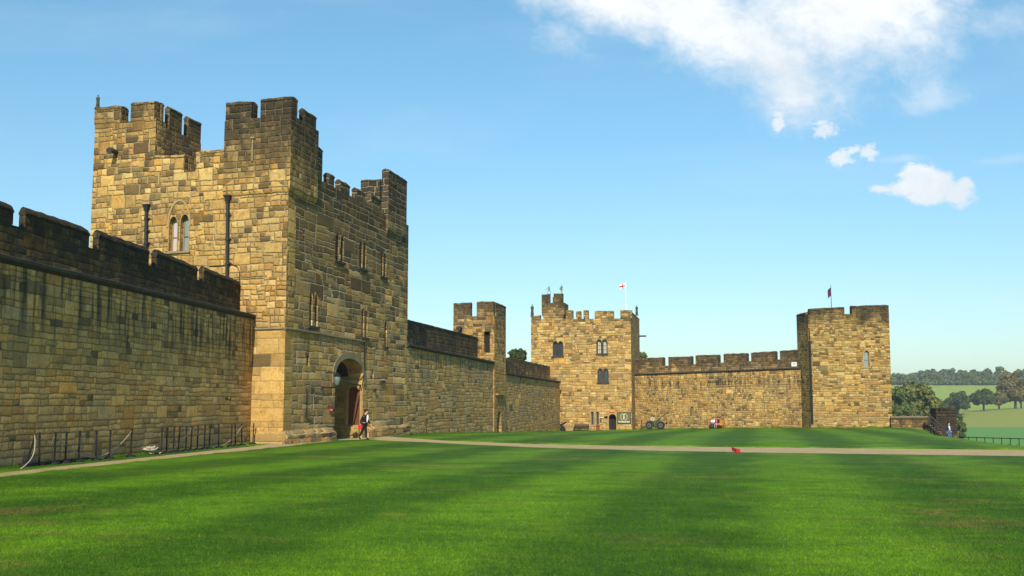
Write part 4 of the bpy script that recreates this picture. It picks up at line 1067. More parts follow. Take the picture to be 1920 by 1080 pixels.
def tufts(line, n, spread, hgt, wid):
    o = []; P_ = line; seg = [(P_[i + 1] - P_[i]).length for i in range(len(P_) - 1)]; T_ = sum(seg); cum = np.cumsum([0] + seg)
    for _ in range(n):
        t = rng.random() * T_; i = min(int(np.searchsorted(cum, t)) - 1, len(P_) - 2); i = max(i, 0); p = P_[i].lerp(P_[i + 1], (t - cum[i]) / max(seg[i], 1e-6))
        cl = .35 + .65 * abs(math.sin(t * 1.7) * math.sin(t * .53 + 1)); q = rng.normal(0, spread, 2); x, y = p.x + q[0], p.y + q[1]; z = ground(x, y); a = rng.random() * math.pi
        h = hgt * (.3 + rng.random()) * cl; w = wid * (.5 + rng.random()); l = rng.normal(0, .3, 2) * h
        o += [(x - math.cos(a) * w / 2, y - math.sin(a) * w / 2, z - .01), (x + math.cos(a) * w / 2, y + math.sin(a) * w / 2, z - .01), (x + l[0], y + l[1], z + h)]
    return np.array(o)
def gl_(pl, u0, u1, d=-.06, n=30): return [pl.P(u0 + (u1 - u0) * i / n, 0, d) for i in range(n + 1)]
EX = [tufts(gl_(lw, -4, lw.L), 9000, .05, .12, .018), tufts(gl_(mw, 0, mw.L), 9000, .07, .16, .03), tufts(gl_(bf, 0, uB), 1500, .07, .12, .03), tufts(gl_(cf, 0, uC), 4000, .12, .22, .04),
      tufts(gl_(df, 0, uD + .3), 2500, .10, .20, .04), tufts(gl_(rf, u_d2 + 1, uE, -.3), 900, .05, .10, .02), tufts(gl_(lf, -.2, 1.8, -.25), 300, .05, .08, .015)]
EX += [tufts([gh(*p) for p in dens(q)], k, .045, .05, .016) for q, k in ((botP[1:], 9000), (topP[1:8], 6000), (tA[3:], 9000), (tB[1:], 9000))]
V = np.concatenate([V0] + EX)
me = bpy.data.meshes.new('grass'); n = len(V)
me.vertices.add(n); me.vertices.foreach_set('co', V.ravel()); me.loops.add(n); me.loops.foreach_set('vertex_index', np.arange(n, dtype=np.int32))
me.polygons.add(n // 3); me.polygons.foreach_set('loop_start', np.arange(0, n, 3, dtype=np.int32)); me.polygons.foreach_set('loop_total', np.full(n // 3, 3, dtype=np.int32))
me.update(); me.validate(); me.materials.append(M['blade'])
o = bpy.data.objects.new('grass', me); COL.objects.link(o); tag(o, 'short bright green mown grass of the foreground lawn', 'grass', kind='stuff')

# far terrain
def far_z(x, y):
    ys = [-200, 60, 110, 150, 280, 425, 520, 590, 640, 700, 800, 900, 1000, 1100, 1250, 2500, 7000]
    zs = [-12, -11, -10.5, -9, -7.8, -7.7, -4.0, -1.6, -1.4, -2.5, -1.2, 6.6, 13.5, 20.3, 22, 16, -60]
    z = float(np.interp(y, ys, zs))
    if 425 < y < 700:                      # the hill pasture falls away to the left
        k = (x / y - .46) ; z += k * 38 * math.sin(math.pi * (y - 425) / 275) 
    return z
XS = list(np.linspace(-3000, -100, 14)) + list(np.arange(-80, 700, 12.0)) + list(np.linspace(720, 4000, 16))
YS = list(np.arange(-200, 280, 40.0)) + list(np.arange(280, 1280, 10.0)) + list(np.linspace(1300, 7000, 24))
fv = [(x, y, far_z(x, y)) for y in YS for x in XS]; nx = len(XS)
ff = [(j * nx + i, j * nx + i + 1, (j + 1) * nx + i + 1, (j + 1) * nx + i) for j in range(len(YS) - 1) for i in range(nx - 1)]
m, N, b = newmat('pasture')
P = N.n('ShaderNodeNewGeometry').outputs['Position']; s = N.sep(P)
n1 = N.noise(P, .02, 4, .6).outputs[0]; n2 = N.noise(P, .12, 5, .7).outputs[0]; n3 = N.noise(P, 1.2, 4, .7).outputs[0]
yy = N.add(s[1], N.mul(N.sub(n1, .5), 12.0))
c = N.mix(N.gt(yy, 428.0), (.10, .26, .055), (.25, .27, .050))
c = N.mix(N.mul(N.gt(yy, 424.0), N.lt(yy, 430.0)), c, (.22, .21, .08))
c = N.mix(N.gt(yy, 640.0), c, (.25, .33, .045))
c = N.mix(N.ss(n2, .4, .7, 0, .45), c, (.24, .24, .06))
c = N.mix(1.0, c, N.ramp(n3, [(.3, (.8, .8, .8)), (.7, (1.2, 1.2, 1.2))]), 'MULTIPLY')
N.put(b.inputs['Base Color'], c); b.inputs['Roughness'].default_value = .9; b.inputs['Specular IOR Level'].default_value = .1
mb = MB(); mb.v = fv; mb.f = ff; mb.m = [0] * len(ff)
mb.build('terrain', m, smooth=True, uv=False, fix=False, kind='structure')

# ------------------------------------------------------------------ rope barrier along the left wall
gpost = 'black rope barrier posts stored along the foot of the left wall'
posts = [(58, 813, 871, 1), (73.5, 813, 872, 0), (101.5, 812, 868, 0), (122.5, 811, 866, 0), (147, 809.5, 864, 0), (180, 809.5, 861, 0), (204.5, 808, 858, 0), (245, 806, 853, 0),
         (302, 803, 848, 0), (312.5, 802.5, 847, 0), (325, 801.5, 845, 0), (334.5, 801, 844, 0), (348.5, 800.5, 843, 0), (358, 800, 842, 0), (370, 799.5, 840.5, 0), (383, 798.5, 839.5, 0), (392, 798, 838.5, 0), (410, 797, 837.5, 0),
         (433, 797, 835, 0), (441.5, 796.5, 834, 0), (453.5, 796, 833.5, 0), (474, 795, 831.5, 0)]
ordn = ['first', 'second', 'third', 'fourth', 'fifth', 'sixth', 'seventh', 'eighth', 'ninth', 'tenth', 'eleventh', 'twelfth', 'thirteenth', 'fourteenth', 'fifteenth', 'sixteenth', 'seventeenth', 'eighteenth', 'nineteenth', 'twentieth', 'twenty-first', 'last']
PT = []
extra = {0: 'leaning black barrier post with a hanging pale rope, leftmost of the row', 7: 'black barrier post standing beside the heap of pale rope, roped on both sides',
         21: 'black barrier post at the tower corner beside the white sack', 13: 'black barrier post in the tight row, with a rope rising to its top'}
protoP = None
for i, (x, yt, yb, lean) in enumerate(posts):
    g = lw.P(*lw.hit(x - (10 if lean else 0), yb, -.30), -.30); g.z = ground(g.x, g.y); h = min(1.08, max(.9, at(x, yt, g.y).z - g.z))
    if i == 0 or protoP is None:
        root = empty('barrier_post', g)
        mb = MB(); mb.tube([(0, 0, 0), (0, 0, 1.0)], .032, 8); mb.ball((0, 0, 1.0), .045, 8, 5); mb.tube([(0, 0, .90), (0, 0, .93)], .045, 8)
        q = mb.build('pole', M['iron']); q.parent = root
        mb = MB(); mb.tube([(0, 0, -.01), (0, 0, .05), (0, 0, .09)], [.20, .19, .06], 14)
        q = mb.build('base', M['tyre']); q.parent = root
        protoP = root
    else:
        root = protoP.copy(); COL.objects.link(root)
        for ch in protoP.children:
            c_ = ch.copy(); COL.objects.link(c_); c_.parent = root
    root.location = g; root.scale = (1, 1, h); root.rotation_euler = (R(random.uniform(-1.5, 1.5)), R(12 if lean else random.uniform(-1.5, 2.5)), random.uniform(0, 3))
    if lean: root.rotation_euler = (0, R(15), 0)
    tag(root, extra.get(i, '%s black barrier post counted from the left, at the foot of the long wall' % ordn[i]), 'barrier post', gpost)
    PT.append((g, h, lean))
def ptop(i):
    g, h, ln = PT[i]
    return g + (Vector((math.sin(R(15)) * h, 0, h * .96)) if ln else Vector((0, 0, h * .95)))
def rope(pts, label, r=.015, sag=None):
    mb = MB(); mb.tube(pts, r, 7); o = mb.build('rope', M['rope'], smooth=True); tag(o, label, 'rope', 'pale barrier ropes'); return o
def swag(a, b, drop, n=16):
    o = []
    for i in range(n + 1):
        t = i / n; p = a.lerp(b, t); p.z -= drop * 4 * t * (1 - t)
        gz = ground(p.x, p.y) + .03; p.z = max(p.z, gz); o.append(p)
    return o
a = ptop(0); e = gh(40, 879)
rope([a + (e - a) * t + Vector((.16 * math.sin(math.pi * t), -.05, -.12 * math.sin(math.pi * t))) for t in [i / 12 for i in range(13)]], 'pale rope hanging from the leaning leftmost post to the grass')
a = ptop(2); e = gh(72, 866) + Vector((0, 0, .12)); rope([a.lerp(e, t) + Vector((0, 0, -.25 * math.sin(math.pi * t))) for t in [i / 12 for i in range(13)]], 'pale rope falling steeply leftwards from the third post')
rope(swag(ptop(2), ptop(7), .85), 'long pale rope sagging across four posts to the post by the rope heap')
rope(swag(ptop(7), ptop(13), .95), 'thin pale rope sagging from the rope heap to the tight row of posts', r=.012)
rope(swag(ptop(13), ptop(20), .9), 'pale rope sagging along the right part of the post row')
a = ptop(21); e = gh(457, 830); rope([a.lerp(e, t) + Vector((0, 0, -.22 * math.sin(math.pi * t))) for t in [i / 12 for i in range(13)]], 'pale rope falling from the last post to the white sack')
# heap of rope
hc = gh(268, 852); pts = []; rr = random.Random(5)
for i in range(420):
    t = i / 420; a_ = t * 2 * math.pi * 15 + rr.uniform(-.2, .2); rad = (.50 + .18 * math.sin(i * .21)) * (1 - t * .50); ex = 1.25
    pts.append(hc + Vector((math.cos(a_) * rad * ex + .06 * math.sin(i * .37), math.sin(a_) * rad * .7 + .05 * math.cos(i * .53), .04 + t * .27 + .03 * math.sin(i * .9))))
mb = MB(); mb.tube(pts, .026, 5)
tag(mb.build('rope_heap', M['rope'], smooth=True), 'heap of coiled pale rope lying beside the barrier posts', 'rope')
wb_ = gh(466, 832)
mb = MB(); mb.ball(wb_ + Vector((0, 0, .10)), (.26, .2, .14), 14, 9); mb.ball(wb_ + Vector((.18, -.05, .08)), (.2, .18, .1), 12, 8); mb.ball(wb_ + Vector((-.05, 0, .24)), (.08, .08, .07), 8, 6)
for i, v in enumerate(mb.v): mb.v[i] = (v[0] + .02 * math.sin(v[2] * 60 + i), v[1] + .02 * math.sin(v[0] * 50), v[2] + .012 * math.sin(v[0] * 70))
tag(mb.build('sack', M['canvas'], smooth=True), 'crumpled white sack on the grass at the tower corner', 'sack')
# dark drum and kerb-like sleeper behind the posts
a = gh(40, 874); mb = MB(); mb.tube([a + Vector((-.02, .05, .16)), a + Vector((.36, .25, .16))], .17, 14)
tag(mb.build('cable_drum', M['tyre']), 'black round weight lying at the left end of the barrier posts', 'weight')
mb = MB()
for x0, x1 in ((300, 478), (50, 240)):
    p, q = gh(x0, 0.0 + (884 - .1135 * x0) - 2.5), gh(x1, (884 - .1135 * x1) - 2.5); d_ = (q - p).normalized()
    mb.hexa([p, q, q + Vector((-.22, 0, 0)), p + Vector((-.22, 0, 0))], [p + Vector((0, 0, .10)), q + Vector((0, 0, .10)), q + Vector((-.22, 0, .10)), p + Vector((-.22, 0, .10))])
tag(mb.build('base_rail', M['tyre']), 'long low black base strips running along the foot of the left wall', 'base strip')

# ------------------------------------------------------------------ people
def person(loc, parts, label, J, lo=True, height=1.7, rz=0.0, name='person', bodymat=None, cat='person', face=1, hair=None, sub=2):
    root = empty(name, loc, rz, label=label, category=cat)
    V_ = lambda k: Vector(J[k])
    rad = dict(pelvis=(.15, .11), belly=(.135, .10), chest=(.165, .11), neck0=.055, neck1=.05, jaw=(.068, .075), skull=(.078, .092), crown=(.05, .06),
               lsh=.055, lel=.040, lwr=.027, lpalm=(.035, .016), rsh=.055, rel=.040, rwr=.027, rpalm=(.035, .016),
               lhip=.085, lkn=.056, lank=.038, lheel=.035, ltoe=.03, rhip=.085, rkn=.056, rank=.038, rheel=.035, rtoe=.03)
    if 'crown' not in J:
        J['crown'] = tuple(V_('skull') + (V_('skull') - V_('jaw')).normalized() * .06)
    for s in 'lr':
        w, e = V_(s + 'wr'), V_(s + 'el'); d = (w - e).normalized(); J[s + 'palm'] = tuple(w + d * .075)
    ed = [('pelvis', 'belly'), ('belly', 'chest'), ('chest', 'neck0'), ('neck0', 'neck1'), ('neck1', 'jaw'), ('jaw', 'skull'), ('skull', 'crown')]
    for s in 'lr':
        ed += [('chest', s + 'sh'), (s + 'sh', s + 'el'), (s + 'el', s + 'wr'), (s + 'wr', s + 'palm'), ('pelvis', s + 'hip'), (s + 'hip', s + 'kn'), (s + 'kn', s + 'ank'), (s + 'ank', s + 'toe')]
    jj = {k: (V_(k), rad.get(k, .03)) for k in J}
    for s in 'lr':      # five fingers, bent, of different length, thumb off the side
        w, p = V_(s + 'wr'), V_(s + 'palm'); d = (p - w).normalized(); side = d.cross(Vector((0, 1, 0)))
        if side.length < .1: side = d.cross(Vector((1, 0, 0)))
        side.normalize(); nrm = d.cross(side)
        for i, (o_, ln) in enumerate(((-.030, .062), (-.010, .075), (.010, .070), (.029, .055))):
            a_ = p + side * o_ + d * .018; b_ = a_ + d * ln * .55 + nrm * .012; c_ = b_ + d * ln * .35 + nrm * .035
            k0, k1, k2 = s + 'f%da' % i, s + 'f%db' % i, s + 'f%dc' % i
            jj[k0] = (a_, .010); jj[k1] = (b_, .009); jj[k2] = (c_, .007); ed += [(s + 'palm', k0), (k0, k1), (k1, k2)]
        a_ = w + d * .03 - side * .035; b_ = a_ + d * .03 - side * .02 + nrm * .015
        jj[s + 't0'] = (a_, .011); jj[s + 't1'] = (b_, .009); ed += [(s + 'wr', s + 't0'), (s + 't0', s + 't1')]
    # nose gives the face its front
    fdir = Vector(J.get('_face', (1, 0, 0))).normalized() if '_face' in J else Vector((1, 0, 0))
    jj.pop('_face', None)
    hc_ = V_('jaw').lerp(V_('skull'), .5)
    jj['nose'] = (hc_ + fdir * .100, .012); ed.append(('jaw', 'nose'))
    skin('body', jj, ed, bodymat or M['skin'], root, sub=sub, root='pelvis')
    if bodymat is None:
        side = fdir.cross(Vector((0, 0, 1))).normalized()
        fb_ = MB()
        for q in (-1, 1): fb_.ball(V_('skull') * .75 + V_('jaw') * .25 + fdir * .086 + side * .03 * q, .010, 6, 4)
        fb_.build('eyes', M['eye']).parent = root
        mb_ = MB(); c0 = V_('jaw') + fdir * .082; mb_.tube([c0 - side * .022, c0 + fdir * .004, c0 + side * .022], .005, 5); mb_.build('mouth', M['maroon']).parent = root
        if hair is not None:
            h = MB(); c = V_('skull') - fdir * .018; up = (V_('skull') - V_('jaw')).normalized()
            h.ball(c + up * .026, (.112, .112, .108), 16, 10); h.ball(c - fdir * .055 - up * .03, (.062, .072, .09), 10, 7)
            for i, v in enumerate(h.v):
                w_ = Vector(v); dd = (w_ - c)
                # keep the face clear
                if dd.dot(fdir) > .05 and dd.dot(up) < .012: w_ -= fdir * (dd.dot(fdir) - .05)
                h.v[i] = tuple(w_ + Vector((math.sin(i * 3.1), math.cos(i * 2.3), 0)) * .004)
            h.build('hair', hair, smooth=True).parent = root
    for nm, mt, chain, grow_ in parts:
        jj2 = {}; e2 = []
        for ch in chain:
            for a_, b_ in zip(ch[:-1], ch[1:]):
                if (a_, b_) not in e2: e2.append((a_, b_))
            for k in ch:
                r = rad.get(k, .03); r = r if isinstance(r, tuple) else (r, r)
                jj2[k] = (V_(k), (r[0] + grow_, r[1] + grow_))
        skin(nm, jj2, e2, mt, root, sub=sub, root=chain[0][0])
    return root
TORSO = [['pelvis', 'belly', 'chest', 'neck0'], ['chest', 'lsh', 'lel', 'lwr'], ['chest', 'rsh', 'rel', 'rwr']]
SHORT = [['pelvis', 'belly', 'chest', 'neck0'], ['chest', 'lsh', 'lel'], ['chest', 'rsh', 'rel']]
LEGS = [['pelvis', 'lhip', 'lkn', 'lank'], ['pelvis', 'rhip', 'rkn', 'rank']]
SHOES = lambda: [('shoe', M['shoe'], [['lank', 'ltoe']], .022), ('shoe', M['shoe'], [['rank', 'rtoe']], .022)]
# walking person
J = dict(pelvis=(.00, 0, .90), belly=(.03, 0, 1.08), chest=(.05, 0, 1.28), neck0=(.07, 0, 1.42), neck1=(.10, 0, 1.47), jaw=(.145, 0, 1.54), skull=(.135, 0, 1.63),
         rsh=(.02, -.17, 1.38), rel=(-.13, -.24, 1.12), rwr=(-.15, -.25, .90), lsh=(.10, .17, 1.37), lel=(.17, .24, 1.11), lwr=(.33, .24, .90),
         rhip=(.00, -.09, .86), rkn=(-.08, -.09, .48), rank=(-.27, -.09, .14), rtoe=(-.16, -.09, .04), lhip=(.02, .09, .86), lkn=(.12, .09, .47), lank=(.13, .09, .09), ltoe=(.28, .09, .04), _face=(.9, -.25, -.35))
J['rheel'] = (-.3, -.09, .12); J['lheel'] = (.1, .09, .06)
J.pop('rheel'); J.pop('lheel')
wp = gh(682, 822.0); wp = at(682, 820.5, 62.0); wp.z = ground(wp.x, wp.y) + .006
walker = person(wp, [('trousers', M['suit'], LEGS, .022), ('jacket', M['suit'], TORSO, .028)] + SHOES(), 'person in a black suit walking past the arch with a red bag in hand', J, hair=M['hair_red'])
mb = MB(); mb.tube([(.215, -.035, 1.40), (.205, -.03, 1.20), (.185, -.03, 1.00)], [.045, .055, .045], 10); mb.build('shirt_front', M['shirt'], smooth=True).parent = walker
hb = wp + Vector((-.17, -.27, .78))
mb = MB(); bag = [(-.15, -.02, -.10), (-.02, -.03, -.20), (.13, -.02, -.09), (.12, 0, .06), (-.10, 0, .07)]
for dy in (-.04, .04): pass
mb.hexa([hb + Vector((x, -.04, z)) for x, y, z in bag], [hb + Vector((x, .04, z)) for x, y, z in bag])
bgo = mb.build('bag', M['red'], origin=hb); tag(bgo, 'small bright red bag carried low by the walking person', 'bag')
mb = MB(); mb.tube([(-.07, 0, .06), (-.05, 0, .11), (.02, 0, .12), (.07, 0, .06)], .01, 6); q = mb.build('handle', M['red']); q.parent = bgo

# man at the stairs
J = dict(pelvis=(.02, 0, .92), belly=(.0, 0, 1.10), chest=(-.03, 0, 1.30), neck0=(-.02, 0, 1.45), neck1=(.0, 0, 1.50), jaw=(.035, 0, 1.58), skull=(.03, 0, 1.67),
         rsh=(-.17, -.06, 1.40), rel=(-.26, -.08, 1.13), rwr=(-.22, -.10, .90), lsh=(.14, .04, 1.39), lel=(.22, .02, 1.14), lwr=(.19, -.12, .93),
         rhip=(-.07, 0, .88), rkn=(-.03, -.04, .48), rank=(.02, .0, .08), rtoe=(.08, -.13, .03), lhip=(.10, 0, .88), lkn=(.15, -.04, .48), lank=(.20, .02, .08), ltoe=(.29, -.11, .03), _face=(.5, -.8, -.25))
mp = at(1780, 826.5, 104.0)
man = person(mp, [('trousers', M['jeans'], LEGS, .024), ('jacket', M['navy'], TORSO, .028)] + SHOES(), 'person in a navy jacket and blue jeans standing at the foot of the wooden stairs', J, hair=M['hair'])
mb = MB(); mb.tube([(-.01, -.135, 1.42), (-.01, -.165, 1.25), (.02, -.16, 1.00)], [.06, .075, .07], 10); mb.build('shirt_front', M['shirt'], smooth=True).parent = man

# bench with the seated couple
bn = cf.P(cf.u(1352, 800), 0, -1.1); bn.z = ground(bn.x, bn.y); bench_rz = math.atan2(cf.t.y, cf.t.x)
bench = empty('park_bench', bn, bench_rz, label='orange-brown wooden bench under the couple against the far wall', category='bench')
def local(mb, name, mat, root, **k):
    q = mb.build(name, mat, **k); q.parent = root; return q
mb = MB()
for y in (-.16, -.05, .06, .17): mb.box((0, y, .45), (1.95, .09, .035))
local(mb, 'seat', M['bench'], bench)
mb = MB()
for z in (.60, .72, .84, .96): mb.box((0, .27, z), (1.95, .03, .09))
local(mb, 'backrest', M['bench'], bench)
for s in (-1, 1):
    mb = MB(); mb.box((s * .97, -.20, .32), (.07, .07, .64)); local(mb, 'leg', M['bench'], bench)
    mb = MB(); mb.box((s * .97, .25, .52), (.07, .07, 1.04)); local(mb, 'leg', M['bench'], bench)
    mb = MB(); mb.box((s * .97, .02, .66), (.08, .52, .05)); local(mb, 'armrest', M['bench'], bench)
def bpt(x, y): 
    c, s = math.cos(bench_rz), math.sin(bench_rz); return Vector((bn.x + c * x - s * y, bn.y + s * x + c * y, bn.z))
J = dict(pelvis=(0, 0, .55), belly=(.02, -.06, .72), chest=(.05, -.16, .92), neck0=(.07, -.20, 1.05), neck1=(.09, -.24, 1.09), jaw=(.11, -.28, 1.15), skull=(.10, -.29, 1.24),
         rsh=(-.14, -.14, 1.0), rel=(-.22, -.28, .76), rwr=(-.05, -.45, .68), lsh=(.22, -.17, .98), lel=(.26, -.32, .75), lwr=(.10, -.48, .68),
         rhip=(-.09, -.02, .53), rkn=(-.12, -.45, .54), rank=(-.13, -.47, .10), rtoe=(-.14, -.60, .04), lhip=(.09, -.02, .53), lkn=(.11, -.45, .53), lank=(.08, -.50, .10), ltoe=(.09, -.63, .04), _face=(.5, -.8, -.3))
p = bpt(-.42, .08)
person(p, [('trousers', M['darkjeans'], LEGS, .022), ('shirt', M['shirt'], SHORT, .03)] + SHOES(), 'person in a white top sitting hunched forward on the left of the bench', J, hair=M['hair'], rz=bench_rz)
J = dict(pelvis=(0, 0, .55), belly=(.0, -.03, .74), chest=(-.01, -.08, .96), neck0=(-.02, -.10, 1.10), neck1=(-.03, -.12, 1.15), jaw=(-.05, -.15, 1.21), skull=(-.05, -.15, 1.30),
         rsh=(-.18, -.10, 1.04), rel=(-.25, -.22, .80), rwr=(-.16, -.42, .74), lsh=(.17, -.07, 1.04), lel=(.24, -.16, .78), lwr=(.06, -.36, .70),
         rhip=(-.09, -.02, .53), rkn=(-.20, -.44, .55), rank=(-.22, -.47, .10), rtoe=(-.24, -.60, .04), lhip=(.09, -.02, .53), lkn=(.03, -.46, .56), lank=(.02, -.50, .10), ltoe=(.02, -.63, .04), _face=(-.6, -.75, -.2))
p = bpt(.16, .08)
w2 = person(p, [('skirt', M['pink'], [['pelvis', 'lhip', 'lkn'], ['pelvis', 'rhip', 'rkn']], .035), ('jacket', M['maroon'], TORSO, .028)] + SHOES(), 'person in a dark maroon jacket and pink skirt sitting on the right of the bench', J, hair=M['hair_red'], rz=bench_rz)
mb = MB(); mb.tube([(-.06, -.22, 1.04), (-.05, -.25, .88), (-.08, -.24, .72)], [.05, .07, .07], 10); mb.build('blouse', M['pink'], smooth=True).parent = w2

# ------------------------------------------------------------------ rooftop statues
def statue(p, J, label, mat, h=1.5, extra=None, rz=0.0):
    s = h / 1.75
    J2 = {k: (tuple(Vector(v) * 1.0)) for k, v in J.items()}
    r_ = person(p, [], label, J2, name='statue', bodymat=mat, cat='statue', rz=rz, sub=1)
    r_.scale = (s * 1.05, s * 1.1, s)
    mb = MB(); mb.box((0, 0, -.04), (.55, .45, .14)); local(mb, 'plinth', mat, r_)
    if extra: extra(r_)
    return r_
STAND = dict(pelvis=(0, 0, .92), belly=(0, 0, 1.1), chest=(0, 0, 1.3), neck0=(0, 0, 1.44), neck1=(0, 0, 1.5), jaw=(.02, 0, 1.57), skull=(0, 0, 1.66),
             rsh=(-.17, 0, 1.38), rel=(-.21, -.06, 1.1), rwr=(-.08, -.18, 1.0), lsh=(.17, 0, 1.38), lel=(.21, -.06, 1.1), lwr=(.08, -.16, 1.1),
             rhip=(-.09, 0, .88), rkn=(-.09, 0, .48), rank=(-.09, 0, .08), rtoe=(-.09, -.12, .04), lhip=(.09, 0, .88), lkn=(.09, 0, .48), lank=(.09, 0, .08), ltoe=(.09, -.12, .04), _face=(0, -1, 0))
THROW = dict(STAND, chest=(-.06, 0, 1.26), neck0=(-.04, 0, 1.42), neck1=(-.02, 0, 1.48), jaw=(0, 0, 1.55), skull=(.01, 0, 1.64), belly=(-.02, 0, 1.08), rsh=(-.18, 0, 1.32), rel=(-.40, 0, 1.05), rwr=(-.62, 0, .92),
             lsh=(.12, 0, 1.34), lel=(.16, 0, 1.05), lwr=(.02, -.1, .95), rkn=(-.22, 0, .52), rank=(-.30, 0, .08), rtoe=(-.42, 0, .04), lkn=(.22, 0, .52), lank=(.30, 0, .08), ltoe=(.2, -.1, .04))
def cloak(r_):
    mb = MB(); mb.tube([(0, .03, 1.42), (0, .02, 1.1), (0, .02, .7), (0, 0, .1)], [.14, .19, .19, .22], 10)
    local(mb, 'cloak', r_.children[0].data.materials[0], r_, smooth=True)
def shield(r_):
    mb = MB(); mb.tube([(-.18, -.22, .95), (-.18, -.27, .95)], .24, 10); local(mb, 'shield', r_.children[0].data.materials[0], r_)
q = lf.P(lf.u(183, 205, .25), lf.z(183, 203, .25), .25)
statue(q, STAND, 'dark cloaked stone figure on the left corner merlon of the gate tower', M['bronze'], 2.0 * .43 * 1.0 + .0 if False else (203 - 177) / F * 58.5 * 1.05, cloak)
def on_b(x, yb, yt, d=.3):
    u, z = bf.hit(x, yb, d); return bf.P(u, z, d), (yb - yt) / F * 135
p, h = on_b(998, 592.5, 570); statue(p, STAND, 'slim dark cloaked stone figure on the left corner merlon of the museum tower', M['bronze'], h, cloak)
p, h = on_b(1029.5, 551.5, 535); statue(p, THROW, 'stone figure in a throwing pose on the stair turret', M['statue_tan'], h)
p, h = on_b(1053, 551, 534.5); statue(p, STAND, 'stone figure with a shield on the right merlon of the stair turret', M['statue_tan'], h * 1.05, shield)
p = bs.P(uBs - .5, 0, .3); z_ = bs.z(1197, 592, .3); p.z = z_ - .1; statue(p, STAND, 'slim dark stone figure on the far right corner of the museum tower', M['bronze'], 17 / F * 145 * 1.1, cloak)

# ------------------------------------------------------------------ flags
fp = bf.P(bf.u(1174, 582, 1.6), bf.z(1174, 590, 1.6), 1.6); ftop = bf.z(1173.5, 527, 1.6)
fl = empty('flagpole', fp, label='white flagpole on the museum tower flying a white flag with a red cross', category='flagpole')
mb = MB(); mb.tube([fp + Vector((0, 0, -1)), Vector((fp.x, fp.y, ftop))], [.06, .04], 8); mb.build('pole', M['pole'], fl)
def cloth(parent, top, w, h, mats, cross=True, droop=.35, name='flag'):
    nx_, nz2 = 22, 14; vs = []; fs = []; mi = []
    for i in range(nx_ + 1):
        for j in range(nz2 + 1):
            u = i / nx_; v = j / nz2
            vs.append((top.x - u * w * (1 - .12 * v), top.y + .10 * w * math.sin(u * 7 + v * 2.0) , top.z - v * h - droop * u * u * w - .05 * math.sin(u * 5)))
    for i in range(nx_):
        for j in range(nz2):
            a = i * (nz2 + 1) + j; fs.append((a, a + nz2 + 1, a + nz2 + 2, a + 1))
            uc_, vc = (i + .5) / nx_, (j + .5) / nz2
            mi.append(1 if cross and (abs(vc - .5) < .13 or abs(uc_ - .45) < .10) else 0)
    mb = MB(); mb.v = vs; mb.f = fs; mb.m = mi
    o = mb.build(name, mats, parent, smooth=True, fix=False, uv=False)
    md = o.modifiers.new('thick', 'SOLIDIFY'); md.thickness = .012; return o
cloth(fl, Vector((fp.x - .06, fp.y, bf.z(1173, 531, 1.6))), .78, .60, [M['white'], M['red']])
q = df.hit(1559, 578, 2.0); gp_ = df.P(q[0], q[1], 2.0)
fd = empty('flagpole', gp_, label='thin flagpole on the corner tower with a small limp dark flag', category='flagpole')
mb = MB(); mb.tube([gp_ + Vector((0, 0, -1.2)), Vector((gp_.x, gp_.y, df.z(1559.5, 534, 2.0)))], [.05, .03], 8); mb.build('pole', M['hub'], fd)
cloth(fd, Vector((gp_.x - .02, gp_.y, df.z(1559, 539, 2.0))), .36, .95, [M['navy'], M['darkred']], cross=True, droop=1.2)

# ------------------------------------------------------------------ things before the museum tower
def on(pl, x, d, g=True):
    q = pl.P(pl.u(x, 800, d), 0, d); q.z = ground(q.x, q.y); return q
# signs
u0, u1 = bf.u(1142.5, 770), bf.u(1153.5, 770); z0, z1 = bf.z(1148, 772.7), bf.z(1148, 767.3)
s1 = empty('door_sign', bf.P((u0 + u1) / 2, z0, -.05), label='red sign with yellow lettering above the museum doorway', category='sign')
mb = MB(); mb.panel(bf, [(u0, z0), (u1, z0), (u1, z1), (u0, z1)], [], -.09, -.01); mb.build('board', M['red'], s1)
def text(body, pl, u, z, size, mat, parent, d=-.10, wfit=None):
    cu = bpy.data.curves.new('lettering', 'FONT'); cu.body = body; cu.size = size; cu.align_x = 'CENTER'; cu.align_y = 'CENTER'; cu.extrude = .004; cu.offset = .006
    o = bpy.data.objects.new('tmp', cu); COL.objects.link(o)
    dg = bpy.context.evaluated_depsgraph_get(); me_ = bpy.data.meshes.new_from_object(o.evaluated_get(dg)); bpy.data.objects.remove(o)
    xs_ = [v.co.x for v in me_.vertices]; w = max(xs_) - min(xs_); k = (wfit / w) if wfit else 1
    c_ = pl.P(u, z, d)
    for v in me_.vertices:
        x, y, zz = v.co; v.co = c_ + pl.t * (x * k) + Vector((0, 0, y)) + pl.n * zz
    me_.materials.clear(); me_.materials.append(mat); q = bpy.data.objects.new('lettering', me_); COL.objects.link(q)
    q.parent = parent; q.matrix_parent_inverse = Matrix.Translation(parent.location).inverted(); return q
text('MUSEUM', bf, (u0 + u1) / 2, z0 + (z1 - z0) * .36, .24, M['gold'], s1, wfit=(u1 - u0) * .85)
mb = MB(); zt_ = z0 + (z1 - z0) * .78; mb.panel(bf, [(u0 + .06, zt_), (u1 - .06, zt_), (u1 - .06, zt_ + .03), (u0 + .06, zt_ + .03)], [], -.105, -.08); mb.build('rule', M['gold'], s1)
u0, u1 = bf.u(1158, 783), bf.u(1182, 783); z0, z1 = bf.z(1170, 793.5), bf.z(1170, 773.5); uc_, zc_ = (u0 + u1) / 2, z0 + (z1 - z0) * .60
s2 = empty('museum_board', bf.P(uc_, z0, -.05), label='olive display board with a yellow wreath emblem right of the museum doorway', category='sign')
